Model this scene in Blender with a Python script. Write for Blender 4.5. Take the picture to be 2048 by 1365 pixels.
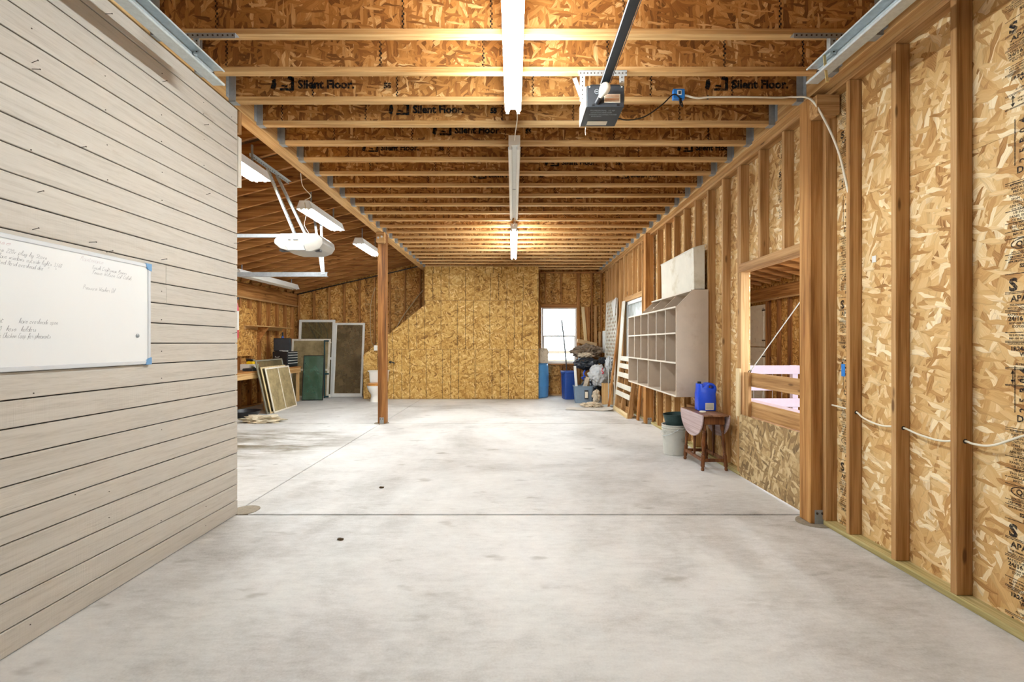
import bpy, bmesh, math, random
from mathutils import Vector, Matrix, noise
PI = math.pi
rnd = random.Random(7)
for o in list(bpy.data.objects): bpy.data.objects.remove(o)
SC = bpy.context.scene
COL = SC.collection

# ------------------------------------------------------------------ camera, world, exposure
cam_d = bpy.data.cameras.new('camera'); cam = bpy.data.objects.new('camera', cam_d); COL.objects.link(cam)
cam_d.sensor_width = 36.0; cam_d.lens = 950 / 2048 * 36
cam_d.shift_x = -2 / 2048; cam_d.shift_y = 4.5 / 2048
cam_d.clip_start = 0.05; cam_d.clip_end = 200
cam.location = (0, 0, 1.40); cam.rotation_euler = (PI / 2, 0, 0)
SC.camera = cam
W = bpy.data.worlds.new('world'); SC.world = W; W.use_nodes = True
bg = W.node_tree.nodes['Background']; bg.inputs[0].default_value = (0.86, 0.93, 1.0, 1); bg.inputs[1].default_value = 2.6
SC.view_settings.view_transform = 'Standard'; SC.view_settings.look = 'None'
SC.view_settings.gamma = 1.0; SC.view_settings.use_curve_mapping = False
SC.view_settings.exposure = 1.72
SC.cycles.max_bounces = 6; SC.cycles.diffuse_bounces = 4; SC.cycles.glossy_bounces = 2; SC.cycles.transparent_max_bounces = 10
TUBE = 38.0        # radiance of a lit fluorescent tube
TUBE_COL = (0.92, 0.985, 1.0)

# ------------------------------------------------------------------ materials
def lin(c):
    c /= 255.0
    return c / 12.92 if c <= 0.04045 else ((c + 0.055) / 1.055) ** 2.4
def rgb(r, g, b): return (lin(r), lin(g), lin(b), 1)

class NT:
    def __init__(s, name):
        s.m = bpy.data.materials.new(name); s.m.use_nodes = True; s.t = s.m.node_tree
        s.p = s.t.nodes['Principled BSDF']; s.out = s.t.nodes['Material Output']
    def n(s, kind, **kw):
        x = s.t.nodes.new('ShaderNode' + kind)
        for k, v in kw.items(): setattr(x, k, v)
        return x
    def l(s, a, b): s.t.links.new(a, b)
    def math(s, op, a, b=None, clamp=False):
        x = s.n('Math', operation=op, use_clamp=clamp)
        for i, v in enumerate((a, b)):
            if v is None: continue
            if isinstance(v, (int, float)): x.inputs[i].default_value = v
            else: s.l(v, x.inputs[i])
        return x.outputs[0]
    def mix(s, f, a, b, mode='MIX'):
        x = s.n('Mix', data_type='RGBA', blend_type=mode)
        for i, v in ((0, f), (6, a), (7, b)):
            if isinstance(v, (int, float)): x.inputs[i].default_value = v
            elif isinstance(v, tuple): x.inputs[i].default_value = v
            else: s.l(v, x.inputs[i])
        return x.outputs[2]
    def mixf(s, f, a, b):
        x = s.n('Mix', data_type='FLOAT')
        for i, v in ((0, f), (2, a), (3, b)):
            if isinstance(v, (int, float)): x.inputs[i].default_value = v
            else: s.l(v, x.inputs[i])
        return x.outputs[0]
    def ramp(s, f, stops, mode='LINEAR'):
        x = s.n('ValToRGB'); s.l(f, x.inputs[0]); x.color_ramp.interpolation = mode
        e = x.color_ramp.elements
        while len(e) < len(stops): e.new(0.5)
        for i, (p, c) in enumerate(stops): e[i].position = p; e[i].color = c
        return x.outputs[0]
    def coords(s, spread=31.0):
        tc = s.n('TexCoord'); oi = s.n('ObjectInfo')
        sc = s.n('VectorMath', operation='SCALE'); sc.inputs[0].default_value = (1.0, 0.73, 0.41)
        s.l(s.math('MULTIPLY', oi.outputs['Random'], spread), sc.inputs['Scale'])
        ad = s.n('VectorMath', operation='ADD'); s.l(tc.outputs['Object'], ad.inputs[0]); s.l(sc.outputs[0], ad.inputs[1])
        return ad.outputs[0], tc.outputs['Object'], oi.outputs['Random']
    def scale(s, v, sx, sy, sz):
        x = s.n('VectorMath', operation='MULTIPLY'); s.l(v, x.inputs[0]); x.inputs[1].default_value = (sx, sy, sz); return x.outputs[0]
    def noise(s, v, sc, det=3, rough=0.55, dist=0.0):
        x = s.n('TexNoise'); s.l(v, x.inputs['Vector']); x.inputs['Scale'].default_value = sc
        x.inputs['Detail'].default_value = det; x.inputs['Roughness'].default_value = rough; x.inputs['Distortion'].default_value = dist
        return x.outputs[0]
    def bump(s, h, st, d=0.002):
        x = s.n('Bump'); x.inputs['Strength'].default_value = st; x.inputs['Distance'].default_value = d
        s.l(h, x.inputs['Height']); s.l(x.outputs[0], s.p.inputs['Normal'])
    def fin(s, col=None, rough=0.6, metal=0.0, spec=0.3):
        if col is not None:
            if isinstance(col, tuple): s.p.inputs['Base Color'].default_value = col
            else: s.l(col, s.p.inputs['Base Color'])
        s.p.inputs['Roughness'].default_value = rough; s.p.inputs['Metallic'].default_value = metal
        s.p.inputs['Specular IOR Level'].default_value = spec
        return s.m

def osb(name, plane, stops, L=0.085, Wd=0.024, ang=90, grid=False, vary=0.0):
    t = NT(name); v, obj_v, r = t.coords()
    sp = t.n('SeparateXYZ'); t.l(v, sp.inputs[0])
    ax = {'x': 0, 'y': 1, 'z': 2}
    cb = t.n('CombineXYZ'); t.l(sp.outputs[ax[plane[0]]], cb.inputs[0]); t.l(sp.outputs[ax[plane[1]]], cb.inputs[1])
    nz = t.n('TexNoise'); t.l(cb.outputs[0], nz.inputs['Vector']); nz.inputs['Scale'].default_value = 9; nz.inputs['Detail'].default_value = 2
    off = t.n('VectorMath', operation='MULTIPLY_ADD'); t.l(nz.outputs[1], off.inputs[0]); off.inputs[1].default_value = (0.045, 0.045, 0); t.l(cb.outputs[0], off.inputs[2])
    val = edge = vec = None
    for i, (da, ml, mw, thr) in enumerate(((0, 1.2, 1.4, 0), (57, .9, .9, .5), (-33, 1.0, .8, .55), (21, .9, .6, .62), (-78, .6, .5, .72))):
        mp = t.n('Mapping', vector_type='TEXTURE'); t.l(off.outputs[0], mp.inputs[0])
        mp.inputs['Location'].default_value = (i * 1.37, i * 2.11, 0)
        mp.inputs['Rotation'].default_value = (0, 0, math.radians(ang + da)); mp.inputs['Scale'].default_value = (L * ml, Wd * mw, 1)
        vo = t.n('TexVoronoi', voronoi_dimensions='2D', distance='EUCLIDEAN'); vo.inputs['Scale'].default_value = 1
        t.l(mp.outputs[0], vo.inputs['Vector'])
        sc = t.n('SeparateColor'); t.l(vo.outputs['Color'], sc.inputs[0])
        if val is None: val = sc.outputs[0]; edge = vo.outputs['Distance']; vec = mp.outputs[0]
        else:
            mk = t.math('GREATER_THAN', sc.outputs[1], thr)
            val = t.mixf(mk, val, sc.outputs[0]); edge = t.mixf(mk, edge, vo.outputs['Distance'])
            vm = t.n('Mix', data_type='VECTOR'); t.l(mk, vm.inputs[0]); t.l(vec, vm.inputs[4]); t.l(mp.outputs[0], vm.inputs[5]); vec = vm.outputs[1]
    fine = t.noise(t.scale(vec, 0.9, 7.0, 1), 1.0, 3, 0.65)
    broad = t.noise(v, 2.2, 3, 0.6)
    f = t.math('ADD', t.math('ADD', t.math('MULTIPLY', val, 0.8), 0.1), t.math('MULTIPLY', t.math('SUBTRACT', fine, 0.5), 0.6))
    f = t.math('ADD', f, t.math('MULTIPLY', t.math('SUBTRACT', broad, 0.5), 0.45))
    col = t.ramp(f, stops)
    dk = t.math('GREATER_THAN', edge, 0.62)
    col = t.mix(t.math('MULTIPLY', dk, 0.2), col, stops[0][1])
    if vary: col = t.mix(t.math('MULTIPLY', r, vary), col, (0.25, 0.25, 0.25, 1), 'MULTIPLY')
    if grid:      # nailing lines printed on the sheet, 16 and 24 inch modules measured from its corner
        so = t.n('SeparateXYZ'); t.l(obj_v, so.inputs[0]); ln = None
        for k in (0, 2):
            for mod in (0.4064, 0.6096):
                a = t.math('ABSOLUTE', t.math('SUBTRACT', t.math('FLOORED_MODULO', t.math('ADD', so.outputs[k], mod / 2), mod), mod / 2))
                q = t.math('LESS_THAN', a, 0.0065 if k == 0 else 0.0045)
                if k == 2: q = t.math('MULTIPLY', q, 0.55)
                ln = q if ln is None else t.math('MAXIMUM', ln, q)
        worn = t.ramp(t.noise(v, 14, 3, 0.7), [(0.32, (0.25, 0.25, 0.25, 1)), (0.5, (1, 1, 1, 1))])
        col = t.mix(t.math('MULTIPLY', t.math('MULTIPLY', ln, worn), 0.85), col, rgb(54, 44, 30))
    return t.fin(col, 0.62, 0, 0.25)

def wood(name, axis, c1, c2, c3, knots=True, rough=0.65, vary=0.35, grain=1.0):
    t = NT(name); v, ov, r = t.coords(57)
    s = [26.0 * grain] * 3; s['xyz'.index(axis)] = 0.9
    g = t.noise(t.scale(v, *s), 1.0, 4, 0.6, 0.35)
    s2 = [150.0] * 3; s2['xyz'.index(axis)] = 3.0
    fg = t.noise(t.scale(v, *s2), 1.0, 2, 0.5)
    f = t.math('ADD', t.math('MULTIPLY', g, 1.5), t.math('SUBTRACT', t.math('MULTIPLY', fg, 0.5), 0.5))
    col = t.ramp(f, [(0.2, c1), (0.5, c2), (0.8, c3)])
    if knots:
        s3 = [9.0] * 3; s3['xyz'.index(axis)] = 2.3
        vo = t.n('TexVoronoi'); t.l(t.scale(v, *s3), vo.inputs['Vector']); vo.inputs['Scale'].default_value = 1
        k = t.ramp(vo.outputs['Distance'], [(0.07, (1, 1, 1, 1)), (0.13, (0, 0, 0, 1))])
        col = t.mix(t.math('MULTIPLY', k, 0.75), col, (c1[0] * .3, c1[1] * .25, c1[2] * .2, 1))
    col = t.mix(t.math('MULTIPLY', r, vary), col, (0.62, 0.52, 0.42, 1), 'MULTIPLY')
    return t.fin(col, rough, 0, 0.25)

def plain(name, c, rough=0.5, metal=0.0, spec=0.4, mottle=0.12, sc=14.0, dirt=None):
    t = NT(name); v, ov, r = t.coords()
    n = t.noise(v, sc, 4, 0.6)
    k = 1 - mottle
    col = t.mix(n, (c[0] * k * k, c[1] * k * k, c[2] * k * k, 1), (min(1, c[0] * (1 + mottle)), min(1, c[1] * (1 + mottle)), min(1, c[2] * (1 + mottle)), 1))
    if dirt:
        d = t.ramp(t.noise(v, sc * .45, 5, 0.7), [(0.55, (0, 0, 0, 1)), (0.7, (1, 1, 1, 1))])
        col = t.mix(t.math('MULTIPLY', d, 0.7), col, dirt)
    return t.fin(col, rough, metal, spec)

def emit(name, c, st):
    t = NT(name); e = t.n('Emission'); e.inputs[0].default_value = (*c, 1); e.inputs[1].default_value = st
    t.l(e.outputs[0], t.out.inputs[0]); return t.m

def glass(name, tint, opacity, rough=0.05, diffuse=None):
    t = NT(name); tr = t.n('BsdfTransparent'); tr.inputs[0].default_value = tint
    mx = t.n('MixShader'); mx.inputs[0].default_value = opacity
    t.fin(diffuse or (0.7, 0.75, 0.75, 1), rough, 0, 0.6)
    if diffuse:
        v, ov, r = t.coords(); col = t.mix(t.ramp(t.noise(v, 5, 5, .7), [(.4, (0, 0, 0, 1)), (.65, (1, 1, 1, 1))]), diffuse, (diffuse[0] * .55, diffuse[1] * .55, diffuse[2] * .5, 1))
        t.l(col, t.p.inputs['Base Color'])
    t.l(tr.outputs[0], mx.inputs[1]); t.l(t.p.outputs[0], mx.inputs[2]); t.l(mx.outputs[0], t.out.inputs[0])
    return t.m

def ink(name, c, cover=0.55, sc=60):
    t = NT(name); v, ov, r = t.coords()
    a = t.ramp(t.noise(v, sc, 4, 0.7), [(cover - .22, (1, 1, 1, 1)), (cover + .1, (0.25, 0.25, 0.25, 1))])
    tr = t.n('BsdfTransparent'); mx = t.n('MixShader'); t.l(a, mx.inputs[0]); t.fin(c, 0.7, 0, 0.1)
    t.l(tr.outputs[0], mx.inputs[1]); t.l(t.p.outputs[0], mx.inputs[2]); t.l(mx.outputs[0], t.out.inputs[0])
    return t.m

M = {}
osb_y = [(0.0, rgb(132, 88, 44)), (0.16, rgb(186, 140, 84)), (0.42, rgb(212, 172, 114)), (0.7, rgb(224, 192, 138)), (0.95, rgb(248, 232, 196))]
osb_o = [(0.0, rgb(88, 54, 26)), (0.25, rgb(142, 94, 46)), (0.55, rgb(172, 120, 62)), (0.8, rgb(196, 146, 86)), (1.0, rgb(234, 200, 146))]
osb_g = [(0.0, rgb(112, 76, 32)), (0.22, rgb(168, 126, 62)), (0.5, rgb(196, 154, 84)), (0.78, rgb(210, 172, 104)), (1.0, rgb(236, 208, 150))]
osb_d = [(0.0, rgb(104, 66, 30)), (0.25, rgb(172, 120, 58)), (0.55, rgb(202, 150, 80)), (0.8, rgb(216, 170, 100)), (1.0, rgb(238, 204, 142))]
M['osb_wall'] = osb('osb_wall', 'yz', osb_y, 0.16, 0.045, 90)
M['osb_kick'] = osb('osb_kick', 'yz', [(0.0, rgb(96, 76, 52)), (0.3, rgb(150, 122, 82)), (0.6, rgb(178, 150, 106)), (1.0, rgb(216, 196, 154))], 0.15, 0.042, 90)
M['osb_web'] = osb('osb_web', 'xz', osb_o, 0.15, 0.034, 70)
M['osb_part'] = osb('osb_partition', 'xz', osb_g, 0.15, 0.045, 8, grid=True)
M['osb_back'] = osb('osb_back', 'xz', osb_d, 0.15, 0.042, 90)
M['osb_bay'] = osb('osb_bay', 'yz', osb_d, 0.15, 0.042, 90)
M['osb_roof_shaded'] = osb('osb_roof_shaded', 'xy', [(0.0, rgb(52, 34, 18)), (0.4, rgb(86, 58, 30)), (0.8, rgb(110, 78, 44)), (1.0, rgb(140, 104, 64))], 0.15, 0.042, 0)  # sheathing darkened: shade between the bay rafters is put into the colour
M['osb_deck'] = osb('osb_deck', 'xy', osb_d, 0.10, 0.03, 0)
for a in 'xyz':
    M['stud_' + a] = wood('stud_' + a, a, rgb(146, 104, 60), rgb(186, 144, 94), rgb(210, 172, 122))
    M['fir_' + a] = wood('fir_' + a, a, rgb(122, 76, 38), rgb(172, 118, 64), rgb(202, 150, 92))
    M['chord_' + a] = wood('chord_' + a, a, rgb(168, 124, 72), rgb(204, 164, 110), rgb(222, 188, 136), knots=False, vary=0.25)
    M['dark_' + a] = wood('dark_' + a, a, rgb(84, 50, 24), rgb(128, 80, 38), rgb(164, 110, 60), vary=0.3)
    M['pale_' + a] = wood('pale_' + a, a, rgb(196, 168, 120), rgb(222, 198, 152), rgb(236, 216, 176), knots=False, vary=0.15)
M['plate_pt'] = wood('treated_plate', 'y', rgb(142, 128, 78), rgb(180, 164, 112), rgb(206, 190, 146), vary=0.1)
M['post'] = wood('rough_post', 'z', rgb(136, 90, 44), rgb(180, 130, 74), rgb(206, 160, 102), knots=False, grain=0.7)
M['post_dark'] = wood('rough_post_dark', 'z', rgb(92, 58, 28), rgb(142, 94, 48), rgb(182, 132, 76), knots=False, grain=0.7)
M['galv'] = plain('galvanised', rgb(206, 216, 220), 0.38, 0.35, 0.5, 0.18, 40)
M['galv_d'] = plain('galvanised_dull', rgb(168, 174, 178), 0.5, 0.3, 0.5, 0.2, 30)
M['white'] = plain('white_enamel', rgb(236, 236, 232), 0.35, 0, 0.5, 0.04)
M['white_warm'] = plain('warm_white_paint', rgb(232, 226, 212), 0.45, 0, 0.4, 0.08, dirt=rgb(180, 160, 128))
M['opener_white'] = plain('opener_white', rgb(176, 174, 168), 0.4, 0, 0.4, 0.03)
M['vinyl'] = plain('white_vinyl', rgb(240, 240, 240), 0.4, 0, 0.4, 0.03)
M['porcelain'] = plain('porcelain', rgb(240, 240, 236), 0.12, 0, 0.6, 0.02)
M['black'] = plain('black_plastic', rgb(28, 28, 32), 0.4, 0, 0.5, 0.2)
M['blackmetal'] = plain('black_metal', rgb(44, 50, 56), 0.38, 0.2, 0.5, 0.2)
M['charcoal'] = plain('charcoal', rgb(58, 62, 68), 0.5, 0, 0.4, 0.2)
M['blue_box'] = plain('blue_box', rgb(36, 120, 200), 0.4, 0, 0.5, 0.06)
M['jug_blue'] = plain('jug_blue', rgb(24, 78, 220), 0.28, 0, 0.5, 0.08)
M['tote_blue'] = plain('tote_blue', rgb(36, 72, 150), 0.4, 0, 0.5, 0.1)
M['tote_grey'] = plain('tote_grey', rgb(120, 140, 160), 0.42, 0, 0.5, 0.1)
M['barrel'] = plain('barrel_blue', rgb(88, 156, 214), 0.38, 0, 0.5, 0.08)
M['corner_blue'] = plain('corner_blue', rgb(116, 164, 210), 0.35, 0, 0.5, 0.03)
M['red'] = plain('red_enamel', rgb(214, 34, 66), 0.35, 0, 0.5, 0.05)
M['yellow'] = plain('yellow_plastic', rgb(240, 196, 20), 0.4, 0, 0.5, 0.05)
M['teal'] = plain('teal_paint', rgb(36, 72, 78), 0.4, 0.2, 0.5, 0.1)
M['cable'] = plain('cream_cable', rgb(232, 226, 208), 0.45, 0, 0.4, 0.04)
M['cable_tan'] = plain('tan_cable', rgb(196, 178, 140), 0.5, 0, 0.3, 0.1)
M['rope'] = plain('white_rope', rgb(226, 224, 216), 0.8, 0, 0.2, 0.1, 200)
M['cab'] = plain('beige_paint', rgb(198, 182, 164), 0.55, 0, 0.35, 0.08, 7, dirt=rgb(180, 160, 140))
M['cab_edge'] = plain('beige_edge', rgb(222, 212, 198), 0.5, 0, 0.35, 0.06, 12)
M['duct'] = plain('white_washed_metal', rgb(226, 222, 208), 0.5, 0, 0.4, 0.08, 6, dirt=rgb(188, 176, 146))
M['pink'] = plain('lilac_paint', rgb(226, 212, 230), 0.5, 0, 0.4, 0.05)
M['tarp'] = plain('tarp', rgb(134, 116, 98), 0.75, 0, 0.3, 0.25, 9)
M['bag_black'] = plain('bag_black', rgb(32, 40, 50), 0.28, 0, 0.6, 0.3, 9)
M['bag_grey'] = plain('bag_grey', rgb(196, 200, 204), 0.35, 0, 0.5, 0.15, 8)
M['bag_white'] = plain('bag_white', rgb(226, 222, 214), 0.5, 0, 0.4, 0.12, 8)
M['ribbon'] = plain('ribbon_blue', rgb(30, 80, 200), 0.4, 0, 0.5, 0.1)
M['card'] = plain('cardboard', rgb(190, 160, 120), 0.8, 0, 0.2, 0.1)
M['paper'] = plain('crumpled_paper', rgb(214, 200, 178), 0.8, 0, 0.2, 0.2, 30, dirt=rgb(120, 92, 64))
M['mat'] = plain('grey_mat', rgb(206, 200, 190), 0.7, 0, 0.3, 0.12, 60)
M['cloth'] = plain('drop_cloth', rgb(214, 202, 178), 0.85, 0, 0.2, 0.12, 16, dirt=rgb(140, 122, 92))
M['bucket'] = plain('bucket_white', rgb(204, 204, 196), 0.5, 0, 0.4, 0.08, 10, dirt=rgb(112, 108, 98))
M['bucket_g'] = plain('bucket_green', rgb(50, 72, 70), 0.5, 0.1, 0.4, 0.25, 40)
M['table_top'] = wood('table_top', 'y', rgb(84, 54, 36), rgb(124, 84, 56), rgb(150, 110, 84), knots=False, rough=0.4, vary=0.1)
M['table_leaf'] = wood('table_leaf', 'y', rgb(150, 124, 118), rgb(180, 160, 160), rgb(200, 184, 186), knots=False, rough=0.3, vary=0.05)
M['table_leg'] = wood('table_leg', 'z', rgb(72, 40, 20), rgb(108, 64, 34), rgb(140, 90, 52), knots=False, rough=0.35, vary=0.1)
M['door_paint'] = plain('door_paint', rgb(226, 216, 196), 0.55, 0, 0.35, 0.08, 10, dirt=rgb(170, 140, 110))
M['seat_wood'] = wood('seat_wood', 'x', rgb(170, 110, 48), rgb(206, 146, 76), rgb(222, 170, 100), knots=False, rough=0.3, vary=0.05)
M['screen'] = glass('screen_mesh', (0.72, 0.66, 0.56, 1), 0.5, 0.6, rgb(150, 128, 92))
M['screen_tan'] = glass('screen_tan', (0.6, 0.55, 0.42, 1), 0.75, 0.6, rgb(196, 176, 132))
M['glass'] = glass('clear_glass', (0.96, 0.98, 0.97, 1), 0.05, 0.03)
M['glass_daylight'] = glass('daylight_painted_glass', (0.9, 0.95, 0.97, 1), 0.75, 0.3, rgb(226, 234, 236))  # white-blue pane colour stands in for daylight in the small window
M['glass_dirty'] = glass('dusty_glass', (0.8, 0.8, 0.7, 1), 0.35, 0.1, rgb(160, 146, 112))
M['glass_green'] = glass('green_glass', (0.5, 0.62, 0.55, 1), 0.6, 0.06, rgb(92, 124, 104))
M['tube_off'] = plain('unlit_tube', rgb(238, 238, 232), 0.3, 0, 0.5, 0.02)
M['bulb'] = plain('frosted_bulb', rgb(246, 242, 228), 0.25, 0, 0.5, 0.02)
M['board'] = plain('dry_erase', rgb(243, 245, 245), 0.18, 0, 0.5, 0.01, 3)
M['alu'] = plain('white_aluminium', rgb(226, 230, 234), 0.35, 0.15, 0.5, 0.03)
M['alu_dull'] = plain('dull_aluminium', rgb(150, 148, 134), 0.45, 0.4, 0.5, 0.12)
M['nail'] = plain('nail', rgb(86, 76, 66), 0.5, 0.6, 0.4, 0.2)
M['ink_black'] = ink('stamp_ink', rgb(42, 40, 44), 0.62, 90)
M['ink_joist'] = ink('joist_ink', rgb(26, 32, 36), 0.66, 40)
M['pen'] = plain('pen_ink', rgb(150, 152, 158), 0.6, 0, 0.2, 0.1)
M['pen_faint'] = plain('pen_ink_faint', rgb(212, 204, 206), 0.6, 0, 0.2, 0.05)
M['pen_red'] = plain('pen_ink_red', rgb(206, 170, 176), 0.6, 0, 0.2, 0.05)
M['print_grey'] = plain('grey_print', rgb(150, 158, 166), 0.6, 0, 0.2, 0.05)
M['sticker'] = plain('cream_sticker', rgb(232, 224, 206), 0.5, 0, 0.3, 0.04)
M['print_orange'] = plain('orange_print', rgb(216, 150, 104), 0.6, 0, 0.2, 0.05)
M['tape'] = plain('yellowed_tape', rgb(214, 190, 130), 0.5, 0, 0.3, 0.1)
M['footing'] = plain('rough_footing', rgb(150, 140, 124), 0.9, 0, 0.15, 0.3, 40)
M['leaf'] = plain('dry_leaf', rgb(96, 78, 56), 0.8, 0, 0.15, 0.2)
M['snow'] = plain('outside_ground', rgb(214, 212, 206), 0.9, 0, 0.1, 0.05, 2)
M['fence'] = plain('weathered_fence', rgb(150, 146, 138), 0.8, 0, 0.1, 0.1)

def concrete():
    t = NT('concrete'); v, ov, r = t.coords(0.0)
    a = t.noise(t.scale(v, 1, 0.8, 1), 0.55, 6, 0.6, 0.6); b = t.noise(t.scale(v, .8, 1.5, 1), 3, 6, 0.72, .5); c = t.noise(t.scale(v, .7, 2.0, 1), 14, 4, 0.7); d = t.noise(v, 90, 2, 0.6)
    f = t.math('ADD', t.math('MULTIPLY', a, 0.60), t.math('ADD', t.math('MULTIPLY', b, 0.22), t.math('ADD', t.math('MULTIPLY', c, 0.16), t.math('MULTIPLY', d, 0.10))))
    col = t.ramp(f, [(0.38, rgb(150, 147, 142)), (0.47, rgb(190, 188, 185)), (0.55, rgb(212, 211, 209)), (0.66, rgb(230, 230, 228))])
    st = t.ramp(t.noise(t.scale(v, 1.2, 2.4, 1), 2.1, 3, 0.5), [(0.64, (0, 0, 0, 1)), (0.74, (1, 1, 1, 1))])
    col = t.mix(t.math('MULTIPLY', st, 0.5), col, rgb(120, 112, 100))
    sx = t.n('SeparateXYZ'); t.l(ov, sx.inputs[0])
    bay = t.ramp(t.math('ADD', sx.outputs[0], t.math('MULTIPLY', a, 1.2)), [(0.0, (0, 0, 0, 1)), (1, (1, 1, 1, 1))])
    # oily soiling in front of the workbench
    ox = t.math('POWER', t.math('DIVIDE', t.math('ADD', sx.outputs[0], 3.7), 1.5), 2.0); oy = t.math('POWER', t.math('DIVIDE', t.math('SUBTRACT', sx.outputs[1], 6.7), 1.2), 2.0)
    oil = t.math('MULTIPLY', t.math('SUBTRACT', 1.0, t.math('ADD', ox, oy), True), 1.8, True)
    oil = t.math('MULTIPLY', oil, t.ramp(t.noise(t.scale(v, .7, 2.2, 1), 1.6, 5, 0.7), [(0.38, (0, 0, 0, 1)), (0.62, (1, 1, 1, 1))]))
    col = t.mix(t.math('MULTIPLY', oil, 0.95, True), col, rgb(104, 92, 66))
    vo = t.n('TexVoronoi'); t.l(t.scale(v, 1, 1, 1), vo.inputs['Vector']); vo.inputs['Scale'].default_value = 2.6
    sp = t.ramp(vo.outputs['Distance'], [(0.05, (1, 1, 1, 1)), (0.11, (0, 0, 0, 1))])
    spm = t.math('MULTIPLY', sp, t.ramp(t.noise(v, .5, 2), [(.52, (0, 0, 0, 1)), (.6, (1, 1, 1, 1))]))
    col = t.mix(t.math('MULTIPLY', spm, 0.35), col, rgb(110, 110, 112))
    rg = t.math('ADD', 0.36, t.math('MULTIPLY', b, 0.35)); t.l(rg, t.p.inputs['Roughness'])
    m = t.fin(col, 0.5, 0, 0.35); return m
M['concrete'] = concrete()

def siding():
    t = NT('siding_paint'); v, ov, r = t.coords(41)
    g = t.noise(t.scale(v, 30, 2.2, 40), 1.0, 5, 0.6, 0.8); f2 = t.noise(t.scale(v, 60, 14, 160), 1.0, 2, 0.5)
    sw = t.noise(t.scale(v, 20, 130, 6), 1.0, 2, 0.5)
    col = t.ramp(t.math('ADD', t.math('MULTIPLY', g, 0.7), t.math('MULTIPLY', f2, 0.3)), [(0.3, rgb(186, 178, 166)), (0.5, rgb(203, 196, 185)), (0.75, rgb(212, 206, 196))])
    d = t.ramp(t.noise(t.scale(v, 1, 1.2, 5), 2.2, 5, 0.75), [(0.62, (0, 0, 0, 1)), (0.74, (1, 1, 1, 1))])
    col = t.mix(t.math('MULTIPLY', d, 0.35), col, rgb(160, 138, 112))
    t.bump(t.math('ADD', t.math('ADD', g, f2), t.math('MULTIPLY', sw, t.math('GREATER_THAN', r, 0.6))), 0.55, 0.0022)
    return t.fin(col, 0.55, 0, 0.3)
M['siding'] = siding()

# ------------------------------------------------------------------ mesh helpers
ORG = {}
def org(p): return ORG.get(p.name, Vector((0, 0, 0))) if p else Vector((0, 0, 0))

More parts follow.
